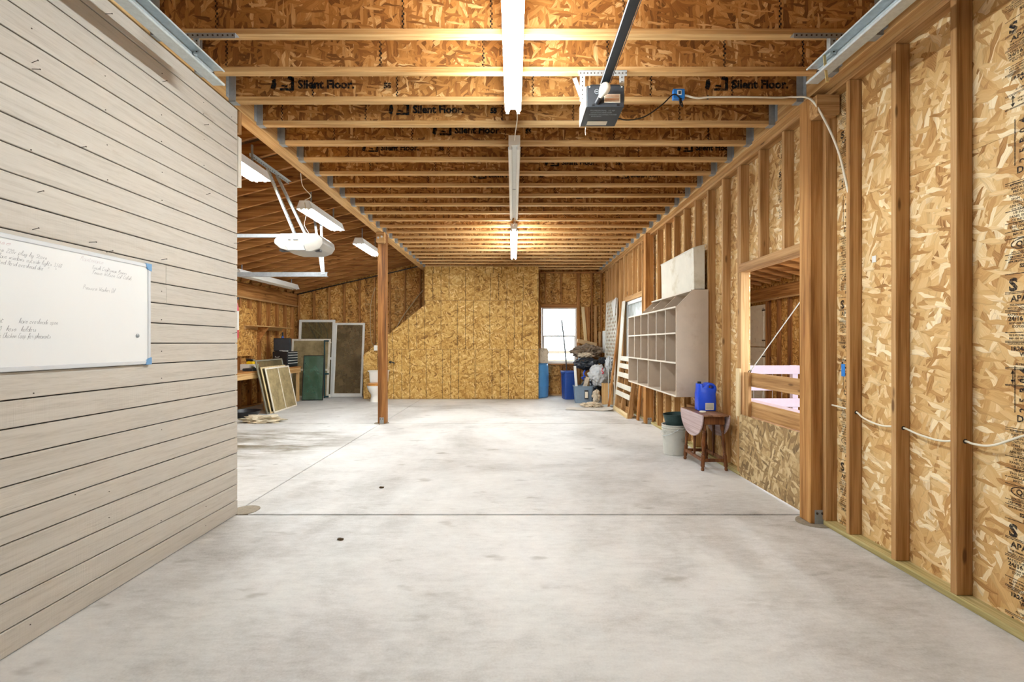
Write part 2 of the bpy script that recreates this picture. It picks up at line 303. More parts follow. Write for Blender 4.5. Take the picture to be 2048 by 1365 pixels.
class MB:
    def __init__(s): s.v = []; s.f = []
    def add(s, vs, fs):
        b = len(s.v); s.v += [tuple(x) for x in vs]; s.f += [tuple(i + b for i in f) for f in fs]; return s
    def box(s, x0, x1, y0, y1, z0, z1):
        vs = [(x, y, z) for x in (x0, x1) for y in (y0, y1) for z in (z0, z1)]
        return s.add(vs, [(0, 1, 3, 2), (4, 6, 7, 5), (0, 4, 5, 1), (2, 3, 7, 6), (0, 2, 6, 4), (1, 5, 7, 3)])
    def obox(s, c, ax, h):
        c = Vector(c); A = [Vector(a).normalized() * k for a, k in zip(ax, h)]
        vs = [c + A[0] * i + A[1] * j + A[2] * k for i in (-1, 1) for j in (-1, 1) for k in (-1, 1)]
        return s.add(vs, [(0, 1, 3, 2), (4, 6, 7, 5), (0, 4, 5, 1), (2, 3, 7, 6), (0, 2, 6, 4), (1, 5, 7, 3)])
    def bar(s, p, q, w, h, up=(0, 0, 1)):
        p, q = Vector(p), Vector(q); d = (q - p); L = d.length; d.normalize(); up = Vector(up)
        if abs(d.dot(up)) > 0.98: up = Vector((0, 1, 0))
        x = d.cross(up).normalized(); z = x.cross(d)
        return s.obox((p + q) / 2, (x, d, z), (w / 2, L / 2, h / 2))
    def cyl(s, p, q, r, n=16, r2=None):
        p, q = Vector(p), Vector(q); d = (q - p).normalized(); r2 = r if r2 is None else r2
        a = Vector((0, 0, 1)) if abs(d.z) < 0.9 else Vector((1, 0, 0)); x = d.cross(a).normalized(); y = d.cross(x)
        vs = [p + (x * math.cos(2 * PI * i / n) + y * math.sin(2 * PI * i / n)) * r for i in range(n)]
        vs += [q + (x * math.cos(2 * PI * i / n) + y * math.sin(2 * PI * i / n)) * r2 for i in range(n)]
        return s.add(vs, [(i, (i + 1) % n, n + (i + 1) % n, n + i) for i in range(n)] + [tuple(range(n))[::-1], tuple(range(n, 2 * n))])
    def tube(s, pts, r, n=8, sub=6):
        pts = spline([Vector(p) for p in pts], sub); N = len(pts); vs = []; px = None
        for i, p in enumerate(pts):
            d = (pts[min(i + 1, N - 1)] - pts[max(i - 1, 0)]).normalized()
            if px is None:
                a = Vector((0, 0, 1)) if abs(d.z) < 0.9 else Vector((1, 0, 0)); px = d.cross(a).normalized()
            else: px = (px - d * px.dot(d)).normalized()
            y = d.cross(px)
            vs += [p + (px * math.cos(2 * PI * k / n) + y * math.sin(2 * PI * k / n)) * r for k in range(n)]
        fs = [(i * n + k, i * n + (k + 1) % n, (i + 1) * n + (k + 1) % n, (i + 1) * n + k) for i in range(N - 1) for k in range(n)]
        return s.add(vs, fs + [tuple(range(n))[::-1], tuple(range((N - 1) * n, N * n))])
    def loft(s, rings, cap=(True, True)):
        n = len(rings[0]); vs = [p for r in rings for p in r]; N = len(rings)
        fs = [(i * n + k, i * n + (k + 1) % n, (i + 1) * n + (k + 1) % n, (i + 1) * n + k) for i in range(N - 1) for k in range(n)]
        if cap[0]: fs.append(tuple(range(n))[::-1])
        if cap[1]: fs.append(tuple(range((N - 1) * n, N * n)))
        return s.add(vs, fs)
    def lathe(s, prof, c=(0, 0, 0), n=24, sx=1, sy=1, cap=(True, True)):
        c = Vector(c)
        return s.loft([[c + Vector((r * sx * math.cos(2 * PI * k / n), r * sy * math.sin(2 * PI * k / n), z)) for k in range(n)] for r, z in prof], cap)
    def prism(s, poly, axis, a, b):
        def P(u, v, w): return {'x': (w, u, v), 'y': (u, w, v), 'z': (u, v, w)}[axis]
        n = len(poly); vs = [P(u, v, a) for u, v in poly] + [P(u, v, b) for u, v in poly]
        return s.add(vs, [tuple(range(n))[::-1], tuple(range(n, 2 * n))] + [(i, (i + 1) % n, n + (i + 1) % n, n + i) for i in range(n)])
    def blob(s, c, rad, seed, amp=0.25, fr=2.0, sub=4, flat=None, fold=0.0):
        bm = bmesh.new(); bmesh.ops.create_icosphere(bm, subdivisions=sub, radius=1); bm.verts.ensure_lookup_table(); vs = []
        sv = Vector((seed * 3.1, seed * 1.7, seed * 5.3))
        for v in bm.verts:
            d = v.co.normalized(); k = 1 + amp * noise.noise(d * fr + sv) + amp * 0.5 * noise.noise(d * fr * 2.3 + sv)
            if fold: k += fold * abs(noise.noise(Vector((d.x * 5, d.y * 5, d.z * 2.2)) + sv)) - fold * 0.3
            p = Vector((d.x * rad[0], d.y * rad[1], d.z * rad[2])) * k + Vector(c)
            if flat is not None: p.z = max(p.z, flat)
            vs.append(p)
        fs = [tuple(v.index for v in f.verts) for f in bm.faces]; bm.free(); return s.add(vs, fs)
    def build(s, name, mat, parent=None, smooth=False, bev=0.0, loc=None, angle=40, segs=1):
        me = bpy.data.meshes.new(name); o_ = org(parent)
        me.from_pydata([(a - o_.x, b - o_.y, c - o_.z) for a, b, c in s.v], [], s.f)
        bm = bmesh.new(); bm.from_mesh(me)
        bmesh.ops.recalc_face_normals(bm, faces=bm.faces)
        if bev: bmesh.ops.bevel(bm, geom=[e for e in bm.edges if len(e.link_faces) == 2 and e.calc_face_angle(0) > 0.5], offset=bev, segments=segs, profile=0.5, affect='EDGES', clamp_overlap=True)
        if smooth:
            for f in bm.faces: f.smooth = True
            for e in bm.edges:
                if len(e.link_faces) == 2 and e.calc_face_angle(0) > math.radians(angle): e.smooth = False
        bm.to_mesh(me); bm.free()
        me.materials.append(M[mat] if isinstance(mat, str) else mat)
        o = bpy.data.objects.new(name, me); COL.objects.link(o)
        if parent: o.parent = parent
        ORG[o.name] = Vector(o_)
        return o

def spline(p, sub):
    if len(p) < 3 or sub < 2: return p
    out = []
    for i in range(len(p) - 1):
        a, b, c, d = p[max(i - 1, 0)], p[i], p[i + 1], p[min(i + 2, len(p) - 1)]
        for k in range(sub):
            t = k / sub
            out.append(0.5 * ((2 * b) + (c - a) * t + (2 * a - 5 * b + 4 * c - d) * t * t + (3 * b - a - 3 * c + d) * t ** 3))
    return out + [p[-1]]

CACHE = {}
def lumber(name, x0, x1, y0, y1, z0, z1, mat, parent, bev=0.003):
    dx, dy, dz = x1 - x0, y1 - y0, z1 - z0
    key = (round(dx, 3), round(dy, 3), round(dz, 3), mat, bev)
    if key not in CACHE:
        bm = bmesh.new(); bmesh.ops.create_cube(bm, size=1)
        for v in bm.verts: v.co = ((v.co.x + .5) * dx, (v.co.y + .5) * dy, (v.co.z + .5) * dz)
        if bev: bmesh.ops.bevel(bm, geom=bm.edges[:], offset=bev, segments=1, affect='EDGES', clamp_overlap=True)
        me = bpy.data.meshes.new(name); bm.to_mesh(me); bm.free(); me.materials.append(M[mat]); CACHE[key] = me
    o = bpy.data.objects.new(name, CACHE[key]); COL.objects.link(o)
    w = Vector((x0, y0, z0)); o.location = w - org(parent)
    if parent: o.parent = parent
    ORG[o.name] = w
    return o

def inst(src, parent, name, world):
    o = bpy.data.objects.new(name, src.data); COL.objects.link(o); o.parent = parent
    o.location = Vector(world) - org(parent); ORG[o.name] = Vector(world); return o

def root(name, loc=(0, 0, 0)):
    o = bpy.data.objects.new(name, None); COL.objects.link(o); o.location = loc; o.empty_display_size = 0.1
    ORG[o.name] = Vector(loc); return o
def struct(name, loc=(0, 0, 0)):
    o = root(name, loc); o['kind'] = 'structure'; return o
def tag(o, label, cat, group=None):
    o['label'] = label; o['category'] = cat
    if group: o['group'] = group
    return o
def thing(name, label, cat, loc=(0, 0, 0), group=None): return tag(root(name, loc), label, cat, group)
def frame_root(name, label, cat, base, u, v, group=None):
    """local x along u (width), local z along v (height), local y the outward normal u x v reversed"""
    u = Vector(u).normalized(); v = Vector(v); v = (v - u * v.dot(u)).normalized(); n = v.cross(u)
    o = thing(name, label, cat, base, group); ORG[o.name] = Vector((0, 0, 0))
    R = Matrix((u, n, v)).transposed(); o.rotation_euler = R.to_euler(); return o

# text meshes (flat print), made once before the scene fills up
def text_mesh(items, name):
    """items: (text, u, v, size, rot) -> list of verts / faces in the (u, v) plane"""
    V, F = [], []
    for tx, u, v, size, rot in items:
        cu = bpy.data.curves.new('print', 'FONT'); cu.body = tx; cu.size = size; cu.resolution_u = 2; cu.offset = (0.004 if size > .05 else 0.0014 if size > 0.02 else 0.0005)
        ob = bpy.data.objects.new('print', cu); COL.objects.link(ob)
        me = bpy.data.meshes.new_from_object(ob.evaluated_get(bpy.context.evaluated_depsgraph_get()))
        b = len(V); c, s_ = math.cos(rot), math.sin(rot)
        V += [(p.co.x * c - p.co.y * s_ + u, p.co.x * s_ + p.co.y * c + v) for p in me.vertices]
        F += [tuple(i + b for i in f.vertices) for f in me.polygons]
        bpy.data.objects.remove(ob); bpy.data.curves.remove(cu); bpy.data.meshes.remove(me)
    return V, F
def print_obj(name, VF, o0, uax, vax, mat, parent):
    m = MB(); o0 = Vector(o0); ua = Vector(uax); va = Vector(vax)
    m.add([o0 + ua * a + va * b for a, b in VF[0]], VF[1])
    me = bpy.data.meshes.new(name); og = org(parent); me.from_pydata([tuple(Vector(v) - og) for v in m.v], [], m.f); me.materials.append(M[mat])
    o = bpy.data.objects.new(name, me); COL.objects.link(o)
    if parent: o.parent = parent
    ORG[o.name] = Vector(og); return o
def rects(VF, lst):
    V, F = VF
    for u0, u1, v0, v1 in lst:
        b = len(V); V += [(u0, v0), (u1, v0), (u1, v1), (u0, v1)]; F.append((b, b + 1, b + 2, b + 3))
    return V, F

T = {}
T['joist'] = text_mesh([('Silent Floor.', 0.115, 0.0, 0.092, 0), ('55', 0.80, 0.0, 0.058, 0)], 'silent')
def _logo():
    V, F = T['joist']; b = len(V)
    V += [(-.10, .0), (-.07, -.015), (-.055, .03), (-.065, .075), (-.09, .065)]; F.append(tuple(range(b, b + 5)))
    for q in ([(-.03, -.02), (.085, -.02), (.085, .0), (-.03, .0)], [(.06, .0), (.085, .0), (.085, .075), (.06, .085)], [(.03, .07), (.085, .055), (.085, .085), (.04, .10)], [(-.02, .015), (.03, .008), (.03, .022), (-.01, .028)]):
        b = len(V); V += q; F.append((b, b + 1, b + 2, b + 3))
_logo()
small = ['ATTENTION', 'INSTALLATION', 'PRE-FORMED', 'POSITIONED', 'SPAN', 'ENDS CLEARANCE', 'APA SECTION', 'TO 8TH', '1/8 INCH SPACE', 'PANEL END', '1/8 INCH A', '1/8 INCH A', 'THIS SIDE DOWN', 'TEST. LADDER', 'MADE IN CANADA']
items = [('DEC', 0.055, 0.628, 0.045, 0)] + [(c, 0.10, 0.675 + .048 * i, 0.045, PI / 2) for i, c in enumerate('25B04')]
items += [(s_, 0.022 + .008 * (i % 3), 0.572 - i * 0.0175, 0.017, 0) for i, s_ in enumerate(small)]
items += [('QM', 0.052, 0.268, 0.040, 0), ('APA CUSTOMER', 0.03, 0.238, 0.014, 0), ('CERTIFIED AGENCY', 0.015, 0.216, 0.014, 0), ('APA PRODUCT', 0.015, 0.193, 0.014, 0), ('S20', 0.07, 0.165, 0.024, 0), ('S', 0.02, 0.055, 0.085, 0),
          ('APA', 0.028, 0.0, 0.042, 0), ('THE ENGINEERED', 0.022, -0.022, 0.013, 0), ('WOOD ASSOCIATION', 0.012, -0.038, 0.014, 0), ('RATED SHEATHING', 0.012, -0.070, 0.016, 0), ('24/16  7/16', 0.016, -0.095, 0.030, 0),
          ('SIZED FOR SPACING', 0.02, -0.112, 0.012, 0), ('EXPOSURE 1', 0.035, -0.130, 0.018, 0), ('457', 0.09, -0.150, 0.022, 0), ('PS 2-92 SHEATHING', 0.02, -0.172, 0.013, 0), ('PRP-108  HUD', 0.02, -0.188, 0.013, 0), ('CONSTRUCTION', 0.012, -0.215, 0.014, 0),
          ('1R24/2F16', 0.026, -0.243, 0.028, 0), ('W24', 0.07, -0.270, 0.028, 0), ('11.0', 0.08, -0.288, 0.014, 0), ('ALTERNATE', 0.05, -0.315, 0.014, 0), ('STRENGTH AXIS', 0.06, -0.375, 0.013, 0), ('THIS DIRECTION', 0.06, -0.392, 0.013, 0)]
T['stamp'] = text_mesh(items, 'stamp')
rects(T['stamp'], [(0.0, .2, v, v + .0035) for v in (.590, .58, .448, .388, .345, .31, .232, .208, .135, .045, .038, -.045, -.052, -.155, -.198, -.204, -.330, -.337, -.415, -.42)] + [(.045, .05, .67, .90), (.035, .04, -.40, -.345)])
b0 = len(T['stamp'][0]); T['stamp'][0].extend([(.0265, -.36), (.0485, -.36), (.0375, -.338), (.0265, -.388), (.0485, -.388), (.0375, -.41)]); T['stamp'][1].extend([(b0, b0 + 1, b0 + 2), (b0 + 3, b0 + 5, b0 + 4)])
# oval round the QM
n_ = 40; b0 = len(T['stamp'][0])
for k in range(n_):
    a = 2 * PI * k / n_
    T['stamp'][0].extend([(.085 + .058 * math.cos(a), .282 + .027 * math.sin(a)), (.085 + .052 * math.cos(a), .282 + .022 * math.sin(a))])
T['stamp'][1].extend([(b0 + 2 * k, b0 + 2 * ((k + 1) % n_), b0 + 2 * ((k + 1) % n_) + 1, b0 + 2 * k + 1) for k in range(n_)])
T['opener'] = text_mesh([('PROFESSIONAL  1/2 HP', 0, 0.030, 0.017, 0), ('GARAGE DOOR OPENER SYSTEM', 0.008, 0.013, 0.010, 0), ('WARNING DISCONNECT POWER', 0.0, -0.006, 0.013, 0), ('BEFORE SERVICE', 0.02, -0.021, 0.010, 0)], 'opener')

# ------------------------------------------------------------------ key dimensions
ZJ = 3.32                      # underside of the floor joists
XL, XR = -2.256, 2.39          # siding face, stud face
SP = 0.4064
YB = 12.70                     # stud face of the back wall
YF = -0.6                      # front of the building

# ------------------------------------------------------------------ floor
fl = struct('floor')
slab_edges_x = [(-5.95, -2.308), (-2.296, 2.60), (2.606, 6.0)]
slab_edges_y = [(YF, 3.867), (3.893, 8.285), (8.320, 12.95)]
for i, (x0, x1) in enumerate(slab_edges_x):
    for y0, y1 in slab_edges_y:
        MB().box(x0, x1, y0, y1, -0.12, 0.0).build('slab', 'concrete', fl, bev=0.004)
MB().box(-5.95, 6.0, YF, 12.95, -0.2, -0.06).build('subgrade', 'black', fl)
for (x, y, r) in ((-2.24, 3.98, .11), (2.36, 3.72, .13), (-2.30, 8.31, .13), (2.37, 8.3, .12)):
    ring = [(x + r * (1 + .12 * noise.noise(Vector((math.cos(k * PI / 12), math.sin(k * PI / 12), x)))) * math.cos(k * PI / 12), y + r * math.sin(k * PI / 12)) for k in range(24)]
    MB().prism(ring, 'z', -0.02, 0.004).build('footing_patch', 'footing', fl)
gr = MB().box(-40, 40, -40, 60, -0.32, -0.2).build('outside_ground', 'snow'); gr['kind'] = 'structure'

# ------------------------------------------------------------------ ceiling of I-joists
ce = struct('ceiling')
JX0, JX1 = -2.25, 2.30
MB().box(-2.5, 2.62, YF, 12.95, ZJ + 0.302, ZJ + 0.325).build('deck', 'osb_deck', ce)
MB().box(-2.5, 2.62, YF, 12.95, ZJ + 0.325, ZJ + 0.42).build('deck_blocker', 'charcoal', ce)  # unseen thick slab added above the deck to keep sky light out
hang = None
webm = None
joist_ys = [3.01 + SP * k for k in range(-8, 24)]
stamps = {2: [(-1.83, 1), (1.63, 1)], 3: [(-1.0, 1)], 4: [(-.68, 1)], 5: [(-1.5, .9), (1.82, .9)], 6: [(.45, .9)], 7: [(-.4, .9), (1.35, .8)], 9: [(.9, .8)]}
for k, yj in zip(range(-8, 24), joist_ys):
    j = lumber('i_joist', JX0, JX1, yj - 0.06, yj, ZJ, ZJ + 0.038, 'chord_x', ce)
    lumber('top_chord', JX0, JX1, yj - 0.06, yj, ZJ + 0.264, ZJ + 0.302, 'chord_x', j)
    lumber('web', JX0, JX1, yj - 0.035, yj - 0.025, ZJ + 0.036, ZJ + 0.266, 'osb_web', j, 0)
    # dark ragged web splices
    if k >= -1:
        m = MB(); x = JX0 + rnd.uniform(.2, .7)
        while x < JX1 - .1:
            for q in range(14):
                z = ZJ + .042 + q * .016; w = .006 + .006 * rnd.random(); dx = .004 * (-1) ** q
                m.box(x + dx - w / 2, x + dx + w / 2, yj - .0362, yj - .034, z, z + .014)
            x += rnd.uniform(.55, 1.25)
        m.build('web_splice', 'ink_joist', j)
    if k > -4:
        for s_, xe in ((1, JX0), (-1, JX1)):
            if hang is None or hang.get(s_) is None:
                m = MB()
                m.box(0, s_ * .055, -.064, -.0605, -.004, .24); m.box(0, s_ * .055, .0005, .004, -.004, .24)
                m.box(0, s_ * .055, -.064, .004, -.004, -.0005)
                m.box(0, s_ * .003, -.10, -.064, .02, .24); m.box(0, s_ * .003, .004, .04, .02, .24)
                for z in (.05, .10, .15, .20): m.cyl((0, -.084, z), (s_ * .006, -.084, z), .005, 8)
                h = m.build('joist_hanger', 'galv_d', j); h.location = Vector((xe, yj, ZJ)) - org(j)
                for v in h.data.vertices: v.co += org(j)
                hang = hang or {}; hang[s_] = h; ORG[h.name] = Vector((xe, yj, ZJ))
            else: inst(hang[s_], j, 'joist_hanger', (xe, yj, ZJ))
    for x, sz in stamps.get(k, []):
        print_obj('stamp', T['joist'], (x, yj - .0364, ZJ + .115), (sz, 0, 0), (0, 0, sz), 'ink_joist', j)
lumber('beam', -2.39, -2.25, YF, 12.8, ZJ, ZJ + .30, 'chord_y', ce)
lumber('beam', 2.30, 2.44, YF, 12.8, ZJ - .005, ZJ + .30, 'chord_y', ce)
MB().box(-2.39, -2.36, YF, 12.95, ZJ + .30, 3.95).build('gap_blocker', 'osb_bay', ce)  # unseen strips added to stop light leaking in over the beams
MB().box(2.45, 2.49, YF, 12.95, ZJ + .30, 3.95).build('gap_blocker', 'osb_bay', ce)

# ------------------------------------------------------------------ sloping roofs of the side bays
def side_roof(name, sgn, x_in, x_out, y0, y1, mat_a, z_in=3.585, slope=0.256, thick=.18, deck='osb_deck'):
    r = struct(name); src = None
    zo = z_in - slope * abs(x_out - x_in)
    y = y0
    while y < y1:
        if src is None:
            src = MB().prism([(x_in, z_in), (x_out, zo), (x_out, zo + thick), (x_in, z_in + thick)], 'y', 0, .038).build('rafter', mat_a, r)
            src.location.y = y; ORG[src.name] = Vector((0, y, 0))
        else: inst(src, r, 'rafter', (0, y, 0))
        y += SP
    xo = x_out + sgn * .3; zo2 = zo - slope * .3
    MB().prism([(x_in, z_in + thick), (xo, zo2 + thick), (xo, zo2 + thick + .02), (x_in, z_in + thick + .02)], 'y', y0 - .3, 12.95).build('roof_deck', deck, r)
    MB().prism([(x_in, z_in + thick + .02), (xo, zo2 + thick + .02), (xo, zo2 + thick + .1), (x_in, z_in + thick + .1)], 'y', y0 - .3, 12.95).build('roof_cover', 'charcoal', r)
    return r
side_roof('ceiling_bay', -1, -2.391, -5.80, 4.06, 12.6, 'fir_x', deck='osb_roof_shaded')
side_roof('ceiling_annex', 1, 2.50, 5.82, 3.0, 12.6, 'fir_x')

# ------------------------------------------------------------------ left siding wall
wl = struct('wall_left')
EX = 0.128; k0 = -11
splits = {2: 3.09, 3: 3.09}
for k in range(k0, 15):
    z0 = max(0.004, 1.4 + EX * k + .0032); z1 = 1.4 + EX * (k + 1) - .0032
    if k == 14: z1 = 3.312
    ys = [YF, 3.89]
    if k in splits: ys = [YF, splits[k], 3.89]
    for a, b in zip(ys, ys[1:]):
        dx = rnd.uniform(-.0012, .0012)
        lumber('plank', XL - .018 + dx, XL + dx, a + .001, b - .001, z0, z1, 'siding', wl, 0.0025)
MB().box(XL - .04, XL - .017, YF, 3.885, 0, 3.315).build('backing', 'black', wl)
MB().box(-2.40, XL - .04, YF, 3.885, 0, 3.315).build('wall_core', 'osb_bay', wl)
MB().box(-2.40, XL - .018, 3.885, 3.895, 0, 3.315).build('wall_end', 'white_warm', wl)
MB().box(-2.295, XL + .003, 3.90, 3.945, 2.69, 3.10).build('corner_board', 'white_warm', wl, bev=.003)
MB().box(-2.295, XL + .003, 3.90, 3.945, 3.13, 3.315).build('corner_block', 'stud_z', wl, bev=.003)
# nails standing in the siding (pixel-read positions turned to y, z on the wall)
def wallL(px, py): y = -XL * 950 / (1026 - px); return y, 1.4 - (py - 687) * y / 950
nails = [(64, 126), (64, 138), (325, 164), (408, 250), (75, 385), (65, 460), (178, 485), (213, 505), (412, 390), (468, 487), (465, 668), (323, 520), (210, 28), (160, 295)]
dots = [(210, 152), (323, 230), (407, 205), (324, 147), (211, 220), (214, 290), (215, 360), (323, 283), (324, 345), (324, 401), (408, 279), (408, 331), (63, 57), (62, 300), (407, 228), (463, 234), (323, 583), (323, 640), (323, 703), (323, 757), (323, 860), (150, 990), (218, 984), (322, 1042), (411, 1052), (60, 1250), (218, 1036), (412, 1014), (67, 787)]
for px, py in nails:
    y, z = wallL(px, py); m = MB(); e = Vector((XL + .03, y + rnd.uniform(-.004, .012), z + rnd.uniform(.002, .012)))
    m.cyl((XL - .004, y, z), e, .0016, 6); m.cyl(e, e + Vector((.002, 0, .0002)), .0035, 8)
    m.build('nail', 'nail', wl)
for px, py in dots:
    y, z = wallL(px, py); MB().cyl((XL - .002, y, z), (XL + .0022, y, z), .0032, 8).build('nail_head', 'nail', wl)

# ------------------------------------------------------------------ right wall
wr = struct('wall_right')
SD = .089
opening = (3.82, 4.985)
lumber('sole_plate', XR, XR + SD, YF, 3.66, 0.001, .038, 'plate_pt', wr)
lumber('sole_plate', XR, XR + SD, 4.985, 12.79, 0.001, .038, 'plate_pt', wr)
lumber('top_plate', XR, XR + SD, YF, 3.655, ZJ - .043, ZJ - .006, 'stud_y', wr)
lumber('top_plate', XR - .012, XR + SD, 3.83, 12.79, ZJ - .043, ZJ - .006, 'stud_y', wr)
ST = ZJ - .044
def stud(y, z0=.039, z1=ST, m='stud_z'): return lumber('stud', XR, XR + SD, y, y + .038, z0, z1, m, wr)
y = 2.56
ys = [2.56 - SP * n for n in range(7, 0, -1)] + [2.56, 2.966, 3.373]
for y in ys: stud(y)
stud(3.632)
for y in (4.187, 4.594): stud(y, 2.235, ST)
stud(3.825, 2.235, ST); stud(4.985); stud(5.026, .039, ST)
WIN_R = (8.83, 10.16, 1.08, 2.28)
y = 5.406
while y < 12.6:
    if abs(y - 8.25) < .05: pass
    elif WIN_R[0] < y < WIN_R[1]:
        stud(y, WIN_R[3] + .10); stud(y, .039, WIN_R[2] - .04)
    else: stud(y)
    y += SP
stud(8.79); stud(10.17)
lumber('window_header', XR, XR + SD, 8.83, 10.17, 2.28, 2.38, 'stud_y', wr)
lumber('window_sill', XR, XR + SD, 8.83, 10.17, 1.04, 1.078, 'stud_y', wr)
lumber('opening_header', XR - .004, XR + SD, 3.83, 5.026, 2.145, 2.234, 'stud_y', wr)
lumber('opening_sill', XR + .002, XR + SD, 3.83, 4.984, .60, .638, 'stud_y', wr)
for yy in (5.5, 6.3, 9.0, 11.0):   # blocking
    lumber('blocking', XR + .02, XR + SD, yy, yy + .3, .52, .558, 'stud_y', wr)
sheets = []
for (a, b) in ((-.675, .545), (.545, 1.765), (1.765, 2.985), (2.985, 3.82), (4.985, 6.22), (6.22, 7.44), (7.44, 8.66)):
    sheets += [(a, b, .012, 2.4397), (a, b, 2.4403, 3.66)]
sheets += [(3.82, 4.985, 2.15, 2.4397), (3.82, 4.985, 2.4403, 3.66), (8.66, 10.24, 2.282, 3.66), (8.66, 8.83, .012, 2.279), (10.16, 10.24, .012, 2.279), (8.83, 10.16, .012, 1.078), (10.24, 11.46, .012, 2.4397), (10.24, 11.46, 2.4403, 3.66), (11.46, 12.80, .012, 2.4397), (11.46, 12.80, 2.4403, 3.66)]
for a, b, c, d in sheets:
    p = lumber('osb_panel', XR + SD, XR + SD + .012, a + .0003, b - .0003, c, d, 'osb_wall', wr, 0.0022)
    if c < .1 and b - a > .8 and b < 8.8 and a > .3:
        for zc in (1.607, .387):
            print_obj('stamp', T['stamp'], (XR + SD - .0006, a + .628, zc), (0, -1, 0), (0, 0, 1), 'ink_black', p)
    if c > 2.4 and a < 8 and a > .3 and b - a > .8:
        print_obj('stamp', T['stamp'], (XR + SD - .0006, a + .628, 2.90), (0, -1, 0), (0, 0, .8), 'ink_black', p)
kick = MB().box(XR - .014, XR + .001, 3.83, 4.99, .012, .655).build('kick_panel', 'osb_kick', wr, bev=.001)

# ------------------------------------------------------------------ back wall, side bay walls, annex wall
wb = struct('wall_back')
WX0, WX1, WZ0, WZ1 = .773, 1.71, .85, 2.353
def bstud(x, z0, z1, m='fir_z'): return lumber('stud', x, x + .038, YB, YB + SD, z0, z1, m, wb)
def roof_z(x): return 3.585 + .256 * (x + 2.391)
for i in range(9):
    x = -5.76 + SP * i
    if x < -2.45: bstud(x, .04, roof_z(x) - .005)
bstud(-2.30, .04, ZJ - .04)
lumber('sole_plate', -5.79, .7, YB, YB + SD, .001, .038, 'stud_x', wb)
lumber('sole_plate', .7, 2.38, YB, YB + SD, .001, .038, 'stud_x', wb)
lumber('top_plate', -2.25, 2.38, YB, YB + SD, ZJ - .042, ZJ - .005, 'fir_x', wb)
for x in (.645, .690): bstud(x, .04, ZJ - .045)
bstud(.735, .04, WZ0 - .04); bstud(.85, WZ1 + .10, ZJ - .045); bstud(1.27, WZ1 + .10, ZJ - .045); bstud(1.27, .04, WZ0 - .04)
for x in (1.712, 1.752, 2.09, 2.345): bstud(x, .04, ZJ - .045)
lumber('window_header', .735, 1.712, YB - .002, YB + SD, WZ1, WZ1 + .095, 'fir_x', wb)
lumber('window_sill', .735, 1.712, YB - .002, YB + SD, WZ0 - .038, WZ0, 'fir_x', wb)
Y1 = YB + SD
def bpan(x0, x1, z0, z1): return lumber('osb_panel', x0 + .0003, x1 - .0003, Y1, Y1 + .012, z0, z1, 'osb_back', wb, .0022)
for x0, x1 in ((-5.95, -4.73), (-4.73, -3.51), (-3.51, -2.29), (-2.29, -1.07), (-1.07, .15)):
    bpan(x0, x1, .0, 2.4397); bpan(x0, x1, 2.4403, 3.9)
bpan(.15, .773, .0, 2.4397); bpan(.15, 1.30, 2.4403, 3.7); bpan(1.30, 2.52, 2.4403, 3.7); bpan(.773, 1.71, .0, .85); bpan(.773, 1.71, 2.353, 2.4397); bpan(1.71, 2.52, .0, 2.4397); bpan(2.52, 6.0, .0, 3.7)
for x, z in ((-5.28, 1.9), (-4.47, 1.95), (-3.2, 2.35), (1.0, 2.72), (2.2, 2.72), (2.2, 1.7), (-4.0, 2.5)):
    print_obj('stamp', T['stamp'], (x, Y1 - .0006, z), (1, 0, 0), (0, 0, .8), 'ink_black', wb)

bl = struct('wall_bay_left')
XB = -5.79
for i in range(22):
    y = 4.0 + SP * i
    if y < 12.7: lumber('stud', XB - SD, XB, y, y + .038, .04, 2.40, 'fir_z', bl)
lumber('header_beam', XB - SD, XB + .02, 3.9, 12.7, 2.402, 2.70, 'fir_y', bl)
lumber('top_plate', XB - .03, XB + .055, 3.9, 12.7, 2.365, 2.401, 'stud_y', bl)
lumber('sole_plate', XB - SD, XB, 3.9, 12.7, .001, .038, 'stud_y', bl)
for a in (3.89, 5.1, 6.32, 7.54, 8.76, 9.98, 11.2):
    lumber('osb_panel', XB - SD - .012, XB - SD, a, a + 1.2196, .0, 2.4397, 'osb_bay', bl, .002)
    lumber('osb_panel', XB - SD - .012, XB - SD, a, a + 1.2196, 2.4403, 2.9, 'osb_bay', bl, .001)
lumber('osb_panel', XB - SD - .012, XB - SD, 12.42, 12.8, .012, 2.9, 'osb_bay', bl, .001)
lumber('cover_panel', XB, XB + .012, 9.3, 10.72, 1.12, 1.87, 'osb_bay', bl, .001)
lumber('cover_panel', XB, XB + .012, 9.3, 10.72, 1.873, 2.16, 'osb_bay', bl, .001)
bf = struct('wall_bay_front')
MB().box(-5.95, -2.40, 3.78, 3.88, 0, 4.0).build('osb_panel', 'osb_back', bf)

# annex beyond the right wall: outer wall with door, half wall
an = struct('wall_annex')
XA = 5.80
for i in range(24):
    y = 3.1 + SP * i
    if y < 12.7 and not (10.85 < y < 11.8): lumber('stud', XA, XA + SD, y, y + .038, .04, 2.40, 'dark_z', an)
for y in (10.86, 11.82): lumber('stud', XA, XA + SD, y, y + .06, .04, 2.40, 'fir_z', an)
lumber('header_beam', XA - .02, XA + SD, 3.0, 12.7, 2.402, 2.67, 'fir_y', an)
lumber('top_plate', XA - .05, XA, 3.0, 12.7, 2.365, 2.401, 'stud_y', an)
for a in range(8): lumber('osb_panel', XA + SD, XA + SD + .012, 3.0 + 1.22 * a, 4.217 + 1.22 * a, .012, 2.95, 'osb_bay', an, .001)
dr = struct('door_1')
lumber('door_leaf', XA + .005, XA + .045, 10.93, 11.81, 1.32, 2.30, 'door_paint', dr)
lumber('door_leaf', XA + .005, XA + .045, 10.93, 11.81, .05, 1.30, 'door_paint', dr)
